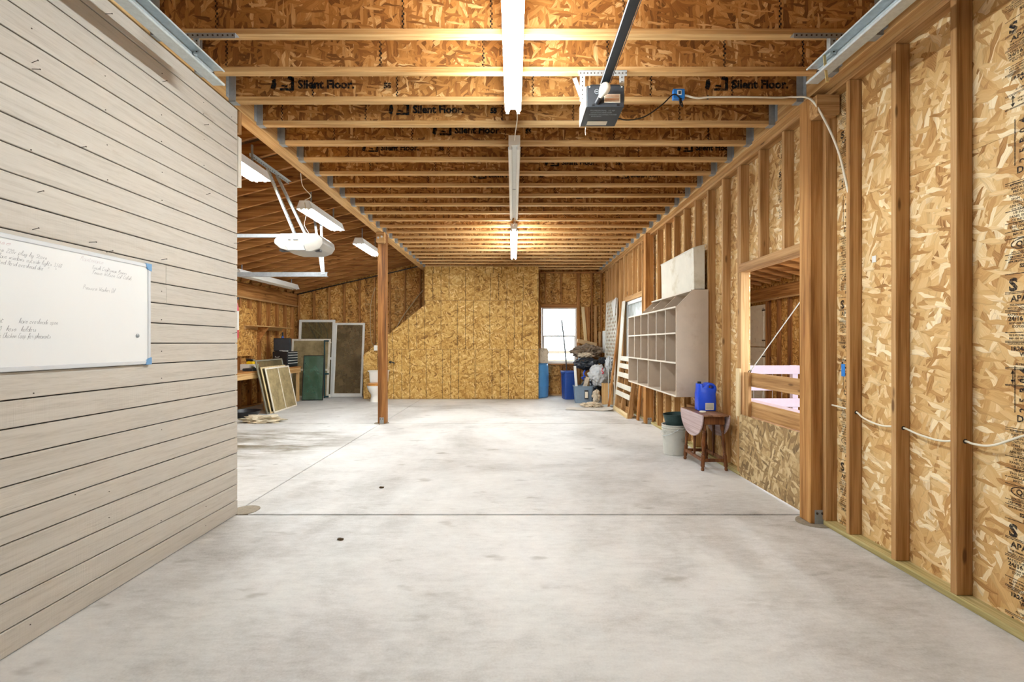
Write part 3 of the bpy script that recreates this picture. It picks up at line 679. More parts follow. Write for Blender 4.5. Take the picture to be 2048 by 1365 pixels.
for z0, z1 in ((1.40, 2.22), (.15, 1.22)):
    for a, b, c, d in ((10.99, 11.03, z0, z1), (11.71, 11.75, z0, z1), (10.99, 11.75, z0, z0 + .03), (10.99, 11.75, z1 - .03, z1)):
        MB().box(XA - .003, XA + .006, a, b, c, d).build('moulding', 'door_paint', dr, bev=.002)
for z in (1.08, 1.45, 2.15): MB().box(XA - .006, XA + .004, 10.93, 11.06, z, z + .03).build('strap_hinge', 'nail', dr)

wf = struct('wall_front')
for a, b, c, d in ((-2.4, -2.1, 0, 3.64), (2.2, 2.5, 0, 3.64), (-2.1, 2.2, 3.0, 3.64)): MB().box(a, b, YF - .1, YF, c, d).build('osb_panel', 'osb_back', wf)
d3 = struct('door_3')
for i in range(5): lumber('door_section', -2.1, 2.2, YF - .08, YF - .03, .003 + i * .6, .598 + i * .6, 'vinyl', d3)

# ------------------------------------------------------------------ stair partition of gridded sheets
wp = struct('wall_stair')
PY = 11.875
def sheet_poly(poly, origin):
    m = MB().prism([(u - origin[0], v - origin[1]) for u, v in poly], 'y', 0, .012)
    o = m.build('osb_sheet', 'osb_part', wp); o.location = (origin[0], PY, origin[1]); return o
def diag(x): return 1.11 + (x + 3.74) * (2.36 - 1.11) / (3.74 - 2.21)
g = .0015
xs = [-3.66, -2.21 + .0, -.93, .6375]
# lower row, 4 ft high
sheet_poly([(-3.74, .006), (-2.17 - g, .006), (-2.17 - g, 1.243), (-3.565, 1.243), (-3.74, 1.11)], (-3.39, 0.024))
sheet_poly([(-2.17 + g, .006), (-.93 - g, .006), (-.93 - g, 1.243), (-2.17 + g, 1.243)], (-2.17, 0.024))
sheet_poly([(-.93 + g, .006), (.6375, .006), (.6375, 1.243), (-.93 + g, 1.243)], (-.93, 0.024))
# middle row
xd = -3.74 + (1.247 - 1.11) / (2.36 - 1.11) * 1.53
sheet_poly([(xd, 1.247), (-1.80 - g, 1.247), (-1.80 - g, 2.468), (-2.21, 2.468), (-2.21, 2.36)], (-1.80 - 2.438, 1.25))
sheet_poly([(-1.80 + g, 1.247), (.6375, 1.247), (.6375, 2.468), (-1.80 + g, 2.468)], (-1.80, 1.25))
# upper rows
sheet_poly([(-2.21, 2.472), (-.965 - g, 2.472), (-.965 - g, 3.15), (-2.21, 3.15)], (-2.21 - .2, 2.472 - .81))
sheet_poly([(-.965 + g, 2.472), (.28 - g, 2.472), (.28 - g, 3.15), (-.965 + g, 3.15)], (-.965, 2.472 - .81))
sheet_poly([(.28 + g, 2.472), (.6375, 2.472), (.6375, 2.81), (.28 + g, 2.81)], (.2, 2.472 - .2))
sheet_poly([(.28 + g, 2.813), (.6375, 2.813), (.6375, 3.15), (.28 + g, 3.15)], (.2, 2.6))
sheet_poly([(-2.21, 3.153), (-.965 - g, 3.153), (-.965 - g, 3.318), (-2.21, 3.318)], (-2.4, 3.0))
sheet_poly([(-.965 + g, 3.153), (.6375, 3.153), (.6375, 3.318), (-.965 + g, 3.318)], (-1.1, 3.0))
lumber('stud', -2.21, -2.172, PY + .013, PY + .10, .04, 3.315, 'stud_z', wp)
lumber('stud', .598, .636, PY + .013, PY + .10, .04, 3.315, 'stud_z', wp)
MB().prism([(-3.74, 1.02), (-3.74, 1.105), (-2.22, 2.35), (-2.22, 2.26)], 'y', PY + .013, PY + .05).build('stair_stringer', 'stud_x', wp)
lumber('sole_plate', -3.73, .63, PY + .013, PY + .10, .001, .038, 'stud_x', wp)

# ------------------------------------------------------------------ windows
def window(name, axis, a0, a1, z0, z1, c, fw=.045, rail=None, gm='glass'):
    w = struct(name)
    def bx(n, p0, p1, q0, q1, d0, d1, mat, bev=.003):
        m = MB()
        if axis == 'x': m.box(p0, p1, c + d0, c + d1, q0, q1)
        else: m.box(c + d0, c + d1, p0, p1, q0, q1)
        return m.build(n, mat, w, bev=bev)
    for p in ((a0, a0 + fw, z0, z1), (a1 - fw, a1, z0, z1), (a0 + fw, a1 - fw, z0, z0 + fw), (a0 + fw, a1 - fw, z1 - fw, z1)): bx('frame', *p, 0.0, .06, 'vinyl')
    if rail is None:
        bx('pane', a0 + fw, a1 - fw, z0 + fw, z1 - fw, .028, .032, 'glass', 0)
    else:
        bx('meeting_rail', a0 + fw, a1 - fw, rail - .018, rail + .018, .008, .05, 'vinyl')
        for p in ((a0 + fw, a0 + fw + .03, z0 + fw, rail - .018), (a1 - fw - .03, a1 - fw, z0 + fw, rail - .018), (a0 + fw + .03, a1 - fw - .03, z0 + fw, z0 + fw + .03)): bx('sash', *p, .01, .035, 'vinyl')
        bx('pane', a0 + fw, a1 - fw, rail + .018, z1 - fw, .038, .042, gm, 0)
        bx('pane', a0 + fw + .03, a1 - fw - .03, z0 + fw + .03, rail - .018, .020, .024, gm, 0)
    return w
window('window_1', 'x', WX0 + .002, WX1 - .002, WZ0 + .002, WZ1 - .002, YB + .045, .035, 1.59)
window('window_2', 'y', WIN_R[0] + .002, WIN_R[1] - .002, WIN_R[2] + .002, WIN_R[3] - .002, XR + .03, .07, 1.68, 'glass_daylight')

# ------------------------------------------------------------------ posts
def post(x0, y0, z1, mat, parent, block=None, bolts=True):
    p = MB().box(x0, x0 + .14, y0, y0 + .14, .004, z1).build('shaft' if parent.name.startswith('support') else 'post', mat, parent, bev=.006)
    q = parent if parent.name.startswith('support') else p
    if block:
        bx0, bx1, z0, zt = block
        cbk = MB().prism([(bx0, zt), (bx0, z0 + .015), (bx0 + .015, z0), (bx1 - .015, z0), (bx1, z0 + .015), (bx1, zt)], 'y', y0 - .095, y0 - .002).build('cap_block', 'stud_x', q)
        for dx in ((.035, .095) if bolts else ()):
            zc = (z0 + zt) / 2 + (dx - .06) * .3
            b = MB().cyl((bx0 + dx, y0 - .103, zc), (bx0 + dx, y0 - .094, zc), .017, 14); b.build('washer', 'galv', q)
            MB().cyl((bx0 + dx, y0 - .112, zc), (bx0 + dx, y0 - .102, zc), .010, 6).build('bolt', 'galv', q)
    MB().box(x0 + .035, x0 + .105, y0 - .005, y0 - .0005, .004, .11).build('base_strap', 'galv_d', q)
    for dx in (.05, .09): MB().cyl((x0 + dx, y0 - .011, .085), (x0 + dx, y0 - .004, .085), .009, 10).build('strap_bolt', 'nail', q)
sp_ = thing('support_post', 'rough sawn brown timber post standing free near the toilet', 'post', (-2.28, 8.32, 0))
post(-2.35, 8.25, ZJ - .002, 'post_dark', sp_, (-2.35, -2.21, 3.13, 3.315))
post(2.297, 3.672, ZJ - .007, 'post', wr, (2.29, 2.46, 3.12, 3.275), False)
post(2.297, 8.232, ZJ - .007, 'post', wr)
post(-2.375, 12.53, ZJ - .002, 'post', wb)

# ------------------------------------------------------------------ fluorescent fixtures
def fixture(label, x, y0, y1, zt, lit, group, wd=.11, mid=False, hood=False, power=1.0):
    if lit and ('tube%.2f' % power) not in M: M['tube%.2f' % power] = emit('lit_tube', TUBE_COL, TUBE * power)
    f = thing('fluorescent_light', label, 'light fixture', (x, y0, zt), group)
    L = y1 - y0; h = .085
    body = MB().prism([(x - wd / 2, zt), (x - wd / 2, zt - h * .55), (x - wd * .32, zt - h), (x + wd * .32, zt - h), (x + wd / 2, zt - h * .55), (x + wd / 2, zt)], 'y', y0 + .004, y1 - .004)
    body.build('housing', 'white', f, bev=.002)
    for ye in (y0, y1 - .004): (MB().prism([(x - wd / 2 - .002, zt), (x - wd / 2 - .045, zt - h - .028), (x + wd / 2 + .045, zt - h - .028), (x + wd / 2 + .002, zt)], 'y', ye, ye + .004) if hood else MB().box(x - wd / 2 - .002, x + wd / 2 + .002, ye, ye + .004, zt - h - .004, zt)).build('end_plate', 'white', f)  # hooded lights get wide end plates, added to keep light off the rafters
    if mid: MB().box(x - wd / 2 - .003, x + wd / 2 + .003, (y0 + y1) / 2 - .006, (y0 + y1) / 2 + .006, zt - h - .004, zt).build('joint_band', 'galv_d', f)
    for s_ in (-1, 1):
        xt = x + s_ * wd * .37; z = zt - h - .018
        for ye in (y0 + .006, y1 - .022): MB().box(xt - .012, xt + .012, ye, ye + .016, zt - h - .042, zt - h * .6).build('lamp_holder', 'white', f, bev=.002)
        t = MB().cyl((xt, y0 + .03, z), (xt, y1 - .03, z), .0185, 16).build('tube', ('tube%.2f' % power) if lit else 'tube_off', f, smooth=True)
        for ye in (y0 + .022, y1 - .034): MB().cyl((xt, ye, z), (xt, ye + .012, z), .0187, 14).build('tube_cap', 'galv', t)
    if hood:
        for s_ in (-1, 1): MB().prism([(x + s_ * wd / 2, zt - .01), (x + s_ * (wd / 2 + .045), zt - h - .026), (x + s_ * (wd / 2 + .042), zt - h - .029), (x + s_ * (wd / 2 - .003), zt - .016)], 'y', y0, y1).build('reflector', 'white', f)
    return f
G1 = 'strip lights along the middle of the joists'; ZF = 3.245
fixture('lit white strip light above the garage opener rail, long tubes', .0, 2.33, 3.57, ZF, True, G1, power=1.7)
fixture('unlit white strip light between the two lit ones under the joists', .012, 4.21, 6.65, ZF, False, G1, .10, True)
fixture('lit strip light under the joists near the stair partition', .015, 7.31, 9.75, ZF, True, G1, .10, power=1.3)
G2 = 'strip lights under the sloping rafters'
fixture('lit short strip light beside the siding corner under the sloping rafters', -2.79, 4.05, 5.27, 3.31, True, G2, .13, hood=True, power=1.35)
fixture('lit short strip light hanging behind the white garage opener', -2.79, 6.35, 7.57, 3.31, True, G2, .13, hood=True, power=1.35)
fixture('lit short strip light behind the free standing timber post', -2.79, 8.58, 9.80, 3.31, True, G2, .13, hood=True, power=1.35)
fixture('unlit strip light above the workbench under the sloping rafters', -5.2, 8.9, 11.33, 2.80, False, G2, .13, hood=True)
fixture('unseen strip light added to brighten the rafters beyond the open hatch', 4.2, 7.1, 8.32, 3.02, True, G2, .13, power=1.3)  # out-of-view lamp, added to brighten the annex roof
# chains / hangers for fixtures: cords between lights and joists
def cable(name, label, pts, r=.004, mat='cable', cat='cable', n=8, group=None): return tag(MB().tube(pts, r, n).build(name, mat, None, smooth=True), label, cat, group)
cable('cable', 'white cord linking the bright strip light to the unlit one', [(.02, 3.57, 3.19), (.03, 3.7, 3.22), (.035, 3.9, 3.24), (.02, 4.08, 3.21), (.012, 4.21, 3.20)], .0045)
cable('cable', 'short white cord between unlit strip light and the lit one near the partition', [(.012, 6.65, 3.18), (.03, 6.85, 3.14), (.0, 7.1, 3.17), (.015, 7.31, 3.20)], .0045)
cable('cable', 'white cord hanging from the rafters to a short strip light', [(-2.66, 5.95, 3.53), (-2.70, 6.1, 3.42), (-2.66, 6.25, 3.34), (-2.78, 6.345, 3.315)], .005)
cable('cable', 'dark thin cord drooping from short strip light to the white opener', [(-2.78, 6.345, 3.28), (-2.75, 6.3, 3.1), (-2.68, 6.1, 2.92), (-2.45, 5.7, 2.72)], .004, 'cable_tan')
# suspension straps between fixture tops and joists / rafters
for f in [o for o in bpy.data.objects if o.name.startswith('fluorescent_light')]:
    x, y0, zt = f.location; 
    L = 2.44 if (abs(x) < .1 and y0 > 3) or x < -5 else 1.22
    for yy in (y0 + .2, y0 + L - .2):
        top = ZJ + .004 if abs(x) < .1 else (roof_z(x) + .04 if x < 0 else 3.585 - .256 * (x - 2.5) + .04)
        MB().box(x - .008, x + .008, yy - .0, yy + .02, zt - .002, top).build('hanger_strap', 'galv_d', f)

# ------------------------------------------------------------------ garage door tracks
def track(label, sgn, x, y_end):
    t = thing('door_track', label, 'door track', (x, y_end, 3.13), 'overhead door tracks'); zc = 3.165
    prof = [(.01, -.05), (.01, .05), (-.055, .05), (-.062, .043), (-.059, .041), (-.053, .047), (.007, .047), (.007, -.047), (-.062, -.047), (-.066, -.050)]
    MB().prism([(x + sgn * u, zc + v) for u, v in prof], 'y', YF, y_end).build('rail', 'galv', t)
    for zz_, r_ in ((-.044, .009), (.045, .006)): MB().cyl((x - sgn * .062, YF, zc + zz_), (x - sgn * .062, y_end, zc + zz_), r_, 12).build('rolled_lip', 'galv', t, smooth=True)
    MB().box(min(x - sgn * .0, x + sgn * .007), max(x - sgn * .0, x + sgn * .007), YF, y_end, zc - .008, zc - .002).build('web_rib', 'galv_d', t)
    xa = x - sgn * .27; xb = x + sgn * .10
    m = MB(); m.box(min(xa, xb), max(xa, xb), 2.935, 2.975, ZJ - .005, ZJ - .002); m.box(min(xa, xb), max(xa, xb), 2.932, 2.935, ZJ - .035, ZJ - .002)
    br = m.build('angle_bracket', 'galv_d', t); h = MB()
    for i in range(12): h.cyl((xa + (xb - xa) * (i + .5) / 12, 2.930, ZJ - .017), (xa + (xb - xa) * (i + .5) / 12, 2.933, ZJ - .017), .0055, 8)
    h.build('hole', 'nail', br)
    m = MB(); xs_ = x - sgn * .02
    m.box(xs_ - .018, xs_ + .018, 2.945, 2.948, zc + .03, ZJ - .01); m.box(xs_ - .018, xs_ - .015, 2.948, 2.98, zc + .03, ZJ - .01)
    st = m.build('hanger_strap', 'galv', t); h = MB()
    for i in range(5): h.cyl((xs_ + .004, 2.942, zc + .045 + i * .022), (xs_ + .004, 2.946, zc + .045 + i * .022), .005, 8)
    h.build('hole', 'nail', st)
    m = MB(); m.bar((x + sgn * .07, 2.95, ZJ - .02), (x - sgn * .005, 2.96, zc + .04), .025, .003, (0, 1, 0)); m.build('brace', 'galv_d', t)
    MB().cyl((x - sgn * .006, y_end - .04, zc + .01), (x - sgn * .02, y_end - .04, zc + .01), .008, 8).build('end_bolt', 'nail', t)
    return t
track('galvanised overhead door track along the painted siding wall', -1, -1.985, 3.16)
tr_ = track('galvanised overhead door track along the bare stud wall', 1, 2.005, 3.14)
tag(MB().loft([[(1.945 + .02 * k / 8 + dx, 2.98, 3.215 - k * .022 + .004 * math.sin(k)) for dx in (0, .016)] + [(1.945 + .02 * k / 8 + dx, 2.984, 3.215 - k * .022) for dx in (.016, 0)] for k in range(9)]).build('tape_strip', 'tape'), 'strip of yellowed tape dangling from the galvanised door track', 'tape')

# ------------------------------------------------------------------ black garage door opener
op = thing('garage_opener', 'black chain-drive garage door opener with bare bulb, hung from joists', 'garage opener', (.63, 3.38, 3.03))
MB().prism([(.505, 3.025), (.505, 3.14), (.535, 3.185), (.735, 3.185), (.762, 3.14), (.762, 3.025)], 'y', 3.27, 3.56).build('body', 'blackmetal', op, bev=.004)
MB().box(.498, .505, 3.26, 3.565, 3.022, 3.165).build('side_cover', 'white', op, bev=.002)
fp = MB().box(.507, .762, 3.258, 3.270, 3.022, 3.168).build('front_plate', 'charcoal', op, bev=.003)
s_ = MB().box(.625, .735, 3.2555, 3.259, 3.05, 3.11).build('warning_label', 'sticker', fp); m = MB()
for i in range(5): m.box(.632, .728, 3.2548, 3.256, 3.059 + i * .010, 3.063 + i * .010)
m.build('label_print', 'print_orange', s_)
m = MB()
for cx in (.575, .61):
    for k in range(20):
        a0, a1 = 2 * PI * k / 20, 2 * PI * (k + 1) / 20
        m.add([(cx + r * math.cos(a), 3.2572, 3.127 + r * math.sin(a)) for a in (a0, a1) for r in (.017, .013)], [(0, 1, 3, 2)])
m.box(.565, .585, 3.2565, 3.258, 3.124, 3.130)
m.build('maker_mark', 'print_grey', fp)
for xx in (.55, .72): MB().box(xx - .008, xx + .008, 3.255, 3.259, 3.030, 3.040).build('slot', 'black', fp)
for xx in (.525, .635, .745): MB().cyl((xx, 3.254, 3.158), (xx, 3.26, 3.158), .006, 8).build('screw', 'galv', fp)
bs = MB().cyl((.575, 3.262, 3.050), (.592, 3.225, 3.073), .017, 14).build('bulb_socket', 'black', op, smooth=True)
d = Vector((.592 - .575, -.037, .023)).normalized(); c0 = Vector((.592, 3.225, 3.073)); m = MB(); rings = []
a = d.cross(Vector((0, 0, 1))).normalized(); b = d.cross(a)
for r, tt in ((.013, -.005), (.016, .01), (.026, .03), (.035, .052), (.036, .068), (.031, .086), (.019, .098), (.004, .102)):
    rings.append([c0 + d * tt + (a * math.cos(2 * PI * k / 16) + b * math.sin(2 * PI * k / 16)) * r for k in range(16)])
m.loft(rings).build('bulb', 'bulb', op, smooth=True)
lab = print_obj('bottom_print', T['opener'], (.538, 3.37, 3.0238), (1, 0, 0), (0, -1.6, 0), 'print_grey', op)
MB().box(.545, .69, 3.47, 3.53, 3.0215, 3.0245).build('bottom_label', 'sticker', op)
rl = MB().box(.607, .613, YF, 3.36, 3.186, 3.216); rl.box(.613, .655, YF, 3.36, 3.186, 3.190); rl.box(.655, .661, YF, 3.36, 3.186, 3.216)
rr = rl.build('rail', 'blackmetal', op)
m = MB(); m.tube([(.60, YF, 3.182), (.60, 1.5, 3.181), (.603, 3.27, 3.18)], .003, 6, 4); m.build('chain', 'galv', op, smooth=True)
m = MB().tube([(.667, YF, 3.184), (.666, 3.25, 3.184)], .003, 6); m.build('chain', 'nail', op, smooth=True)
m = MB(); m.box(.46, .80, 3.335, 3.338, ZJ - .04, ZJ - .001); m.box(.46, .80, 3.335, 3.375, ZJ - .003, ZJ); ab = m.build('angle_bracket', 'galv', op); h = MB()
for i in range(14): h.cyl((.475 + i * .0245, 3.333, ZJ - .022), (.475 + i * .0245, 3.336, ZJ - .022), .0045, 8)
h.build('hole', 'nail', ab)
for xx in (.488, .765):
    m = MB().box(xx - .018, xx + .018, 3.338, 3.341, 3.10, ZJ - .005); hs = m.build('hanger_strap', 'galv', op); h = MB()
    for i in range(6): h.cyl((xx, 3.336, 3.12 + i * .03), (xx, 3.3395, 3.12 + i * .03), .0045, 8)
    h.build('hole', 'nail', hs)
MB().bar((.44, 3.40, ZJ - .02), (.49, 3.42, 3.18), .03, .003, (0, 1, 0)).build('diagonal_strap', 'galv', op)
MB().tube([(.545, 3.545, 3.025), (.54, 3.55, 2.99), (.543, 3.55, 2.955)], .002, 6).build('release_cord', 'cable', op)
# blue outlet box and its cables
ob = thing('outlet_box', 'bright blue electrical outlet box screwed to an I-joist', 'outlet', (1.30, 3.73, ZJ))
MB().box(1.255, 1.345, 3.715, 3.752, ZJ - .005, ZJ + .075).build('box_body', 'blue_box', ob, bev=.004)
MB().box(1.285, 1.318, 3.712, 3.716, ZJ + .022, ZJ + .060).build('cover_plate', 'white', ob, bev=.001)
MB().box(1.292, 1.311, 3.709, 3.713, ZJ + .029, ZJ + .053).build('socket', 'charcoal', ob)
MB().cyl((1.31, 3.72, ZJ - .004), (1.308, 3.715, ZJ - .05), .012, 10, .006).build('plug', 'black', ob, smooth=True)
cable('extension_lead', 'black power cord from the opener to the blue outlet box', [(.768, 3.5, 3.06), (.86, 3.53, 3.06), (1.0, 3.6, 3.12), (1.15, 3.66, 3.24), (1.25, 3.70, 3.34), (1.31, 3.715, 3.31), (1.325, 3.71, 3.25), (1.312, 3.715, 3.27)], .005, 'black', 'cord')
cable('cable', 'cream cable stapled along the I-joist and dropping down the stud wall', [(1.345, 3.738, ZJ + .035), (1.45, 3.738, ZJ + .01), (1.55, 3.738, ZJ + .018), (1.8, 3.738, ZJ + .02), (2.1, 3.738, ZJ + .015), (2.19, 3.72, ZJ + .01), (2.27, 3.62, 3.26), (2.33, 3.54, 3.05), (2.37, 3.46, 2.80), (2.385, 3.40, 2.55), (2.41, 3.40, 2.44), (2.45, 3.42, 2.40)], .0075)
tag(MB().box(1.53, 1.54, 3.7385, 3.749, ZJ + .005, ZJ + .035).build('cable_staple', 'nail'), 'small dark staple over the cream cable on the I-joist', 'staple')

# ------------------------------------------------------------------ cable threaded through the near studs
pts = [(2.44, 3.70, .93), (2.44, 3.40, .915), (2.435, 3.30, .88), (2.44, 3.15, .855), (2.44, 2.985, .872), (2.436, 2.85, .852), (2.434, 2.70, .845), (2.438, 2.58, .872), (2.432, 2.50, .868), (2.43, 2.40, .885), (2.432, 2.2, .985), (2.44, 2.0, 1.0)]
cable('cable', 'white cable threaded through holes in the bare studs', pts, .006)
for y, z in ((3.373, .908), (2.966, .870), (2.56, .871)):
    MB().cyl((2.438, y - .0008, z), (2.438, y + .001, z), .013, 14).build('cable_hole', 'black', wr)
tag(MB().box(2.475, 2.4785, 3.24, 3.275, 1.955, 2.0).build('paper_tag', 'white'), 'small white tag stuck to the sheathing between two studs', 'tag')
tag(MB().box(2.386, 2.3895, 3.415, 3.455, 1.16, 1.25).build('blue_tag', 'blue_box', bev=.003), 'small light blue tag on the side of a stud', 'tag')

# ------------------------------------------------------------------ whiteboard
BY0, BY1, BZ0, BZ1 = 2.018, 2.935, 1.272, 1.886
wbd = thing('whiteboard', 'whiteboard with faint handwriting and blue corners on the siding', 'whiteboard', (XL, (BY0 + BY1) / 2, BZ0))
xb = XL + .004
MB().box(xb, xb + .010, BY0 + .01, BY1 - .01, BZ0 + .01, BZ1 - .01).build('surface', 'board', wbd)
for (a, b, c, d) in ((BY0, BY1, BZ1 - .022, BZ1), (BY0, BY1, BZ0, BZ0 + .022), (BY0, BY0 + .022, BZ0 + .022, BZ1 - .022), (BY1 - .022, BY1, BZ0 + .022, BZ1 - .022)):
    MB().box(xb, xb + .016, a, b, c, d).build('frame', 'alu', wbd, bev=.003)
for yc, zc, sy, sz in ((BY1, BZ1, -1, -1), (BY1, BZ0, -1, 1), (BY0, BZ1, 1, -1), (BY0, BZ0, 1, 1)):
    poly = [(yc - sy * .003, zc - sz * .003)] + [(yc - sy * .003 + sy * .045 * math.cos(a), zc - sz * .003 + sz * .045 * math.sin(a)) for a in [i * PI / 2 / 8 for i in range(9)]]
    MB().prism(poly, 'x', xb - .002, xb + .019).build('corner_cap', 'corner_blue', wbd, bev=.001)
mg = MB().lathe([(.012, 0), (.012, .004), (.007, .008), (.003, .010)], n=16); mg.v = [(xb + .010 + z, 2.835 + x, 1.445 + y) for x, y, z in mg.v]; mg.build('magnet', 'galv_d', wbd, smooth=True)
GL = {'a': '55 25 05 00 20 50 55 50 62', 'b': '00 2a 1c 02 10 40 54 25 05', 'c': '54 25 05 01 20 52', 'd': '45 15 01 20 42 5c 50 62', 'e': '03 44 45 15 01 20 52', 'f': '02 4a 2c 1-4 24 43|04 44', 'g': '45 15 01 41 45 4-4 0-3 52', 'h': '00 2b 1c 00 25 45 40 51', 'i': '05 00 20|17 18', 'k': '00 1b 00|44 13 40 50', 'l': '02 3b 1c 01 20', 'm': '05 00 15 25 20 35 55 50 61', 'n': '05 00 25 45 40 51', 'o': '35 05 00 30 35 45', 'p': '05 0-4 05 35 41 10 02', 'r': '04 15 35 40 51', 's': '02 25 31 00 10 41', 't': '0a 10 40|07 47', 'u': '05 00 30 45 40 51', 'v': '05 10 35 46', 'w': '05 00 25 30 55 66', 'x': '05 40|45 00', 'y': '05 01 31 45 3-4 0-3 42', 'F': '0b 5b|2b 10|07 36', 'C': '5b 1b 01 20 51', 'M': '00 2c 25 5c 60 71', 'W': '0b 10 36 50 7b', 'P': '00 1c 4b 36 06', 'O': '3b 0b 00 40 4b 2b', 'S': '5b 2b 08 45 30 01', 'B': '00 1b 5b 36 53 20 00', '2': '09 2b 49 00 50', '0': '3b 08 02 20 45 3b', '1': '2b 10', '3': '0b 4a 26 44 20 01', '6': '3b 03 20 43 15 02', 'N': '00 1c 40 5c', ',': '11 0-2', '"': '1b 18|3b 38', '.': '00 10'}
def pt(s_): 
    y = s_[1:]; y = -int(y[1]) if y[0] == '-' else int(y, 16)
    return Vector((int(s_[0]) * .1, y * .085))
def writing(lines, mat, name):
    m = MB(); wline = .0011
    for tx, y0, y1, z, size in lines:
        nn = 0; segs = []
        for ch in tx:
            if ch == ' ': nn += .45; continue
            for st in GL.get(ch, GL['o']).split('|'):
                p = spline([pt(q) for q in st.split()], 4); segs.append([Vector((nn + a.x * .78 + a.y * .35, a.y)) for a in p])
            nn += {'m': .62, 'w': .62, 'M': .72, 'W': .72, 'i': .28, 'l': .32, ',': .2}.get(ch, .48)
        sx = (y1 - y0) / nn
        for p in segs:
            for a, b in zip(p, p[1:]):
                A = Vector((y0 + a.x * sx, z + a.y * size)); B = Vector((y0 + b.x * sx, z + b.y * size)); d = B - A
                if d.length < 1e-6: continue
                n = Vector((-d.y, d.x)).normalized() * wline / 2; q = [A + n, B + n, B - n, A - n]
                m.add([(xb + .0104, t.x, t.y) for t in q], [(0, 1, 2, 3)])
    return m.build(name, mat, wbd)
writing([('ve 220v plug by Stove', 2.07, 2.285, 1.802, .020), ('place windows outside lights 3,160', 2.06, 2.36, 1.775, .020), ('ated Nord overhead doo  "   "', 2.06, 2.33, 1.748, .020),
         ('Finish Craftsman Mower', 2.53, 2.755, 1.797, .020), ('Fence Wilson Cal Calab', 2.53, 2.79, 1.771, .020), ('Pressure Washer Oil', 2.476, 2.675, 1.684, .022),
         ('have overheads open', 2.155, 2.34, 1.492, .022), ('10  hose  holders', 2.06, 2.235, 1.455, .022), ('lie Chicken Coop for pheasants', 2.06, 2.305, 1.424, .022), ('lat', 2.06, 2.09, 1.492, .02)], 'pen', 'handwriting')
writing([('Maintenance', 2.46, 2.60, 1.832, .024)], 'pen_faint', 'faint_handwriting')
writing([('use', 2.06, 2.12, 1.836, .022)], 'pen_red', 'red_handwriting')

# ------------------------------------------------------------------ white opener hanging in the bay
wo = thing('garage_opener', 'white belt-drive garage door opener hanging under the sloping rafters', 'garage opener', (-2.5, 5.6, 2.47))
prof = [(-2.77, 2.56), (-2.77, 2.60), (-2.70, 2.675), (-2.28, 2.675), (-2.21, 2.62), (-2.20, 2.56), (-2.24, 2.50), (-2.34, 2.465), (-2.58, 2.465), (-2.70, 2.50)]
MB().prism(prof, 'y', 5.50, 5.88).build('body', 'opener_white', wo, bev=.010, segs=2, smooth=True, angle=25)
MB().prism([(-2.60, 2.475), (-2.64, 2.535), (-2.42, 2.535), (-2.40, 2.475)], 'y', 5.488, 5.505).build('lens_panel', 'galv_d', wo, bev=.003)
m = MB()
for dx in (-.06, -.045, .0, .015, .03, .045): m.box(-2.54 + dx, -2.532 + dx, 5.487, 5.499, 2.595, 2.602)
m.build('maker_print', 'charcoal', wo)
MB().box(-2.72, -2.60, 5.53, 5.60, 2.474, 2.50).build('light_vent', 'charcoal', wo); MB().box(-2.36, -2.25, 5.53, 5.60, 2.474, 2.50).build('light_vent', 'charcoal', wo)
MB().box(-5.72, -2.70, 5.66, 5.70, 2.665, 2.705).build('rail', 'galv_d', wo)
MB().box(-2.62, -2.42, 5.6, 5.75, 2.672, 2.70).build('mount_plate', 'galv_d', wo)
m = MB(); m.box(-2.86, -2.857, 5.15, 6.06, 3.43, 3.465); m.box(-2.86, -2.825, 5.15, 6.06, 3.462, 3.465); ai = m.build('angle_iron', 'galv', wo)
h = MB()
for i in range(18): h.cyl((-2.856, 5.19 + i * .05, 3.447), (-2.8545, 5.19 + i * .05, 3.447), .006, 8)
h.build('hole', 'nail', ai)
for (y0, y1, xb_) in ((5.50, 5.63, -2.57), (5.72, 5.72, -2.47)):
    A = Vector((-2.84, y0, 3.44)); B = Vector((xb_, y1, 2.685)); dd = (B - A); n1 = Vector((0, 1, 0)).cross(dd).normalized()
    m = MB(); m.bar(A, B, .040, .003, n1); m.bar(A + n1 * .018 + Vector((0, .02, 0)), B + n1 * .018 + Vector((0, .02, 0)), .003, .036, n1); hs = m.build('hanger_iron', 'galv', wo)
    h = MB()
    for i in range(20):
        c = A + dd * (i + .5) / 20; h.cyl(c - n1 * .003, c - n1 * .0012, .006, 8); h.cyl(c + Vector((0, -.012, 0)) + n1 * .0014, c + Vector((0, -.012, 0)) + n1 * .002, .006, 8)
    h.build('hole', 'nail', hs)
bt = thing('door_track', 'horizontal galvanised door track hung under the sloping rafters', 'door track', (-2.86, 7.3, 2.44), 'overhead door tracks')
m = MB(); m.box(-5.7, -2.85, 7.28, 7.284, 2.425, 2.49); m.box(-5.7, -2.85, 7.284, 7.32, 2.486, 2.49); m.box(-5.7, -2.85, 7.284, 7.33, 2.425, 2.429); m.build('rail', 'galv_d', bt)
for x0, y0, x1 in ((-3.06, 7.29, -2.92), (-2.95, 7.27, -2.90)):
    A = Vector((x0, y0, 3.40)); B = Vector((x1, 7.272, 2.46)); m = MB(); m.bar(A, B, .034, .003, (0, 1, 0)); hs = m.build('hanger_strap', 'galv', bt)
    h = MB()
    for i in range(22): c = A + (B - A) * (i + .5) / 22; h.cyl(c + Vector((0, -.003, 0)), c + Vector((0, -.0015, 0)), .005, 6)
    h.build('hole', 'nail', hs)
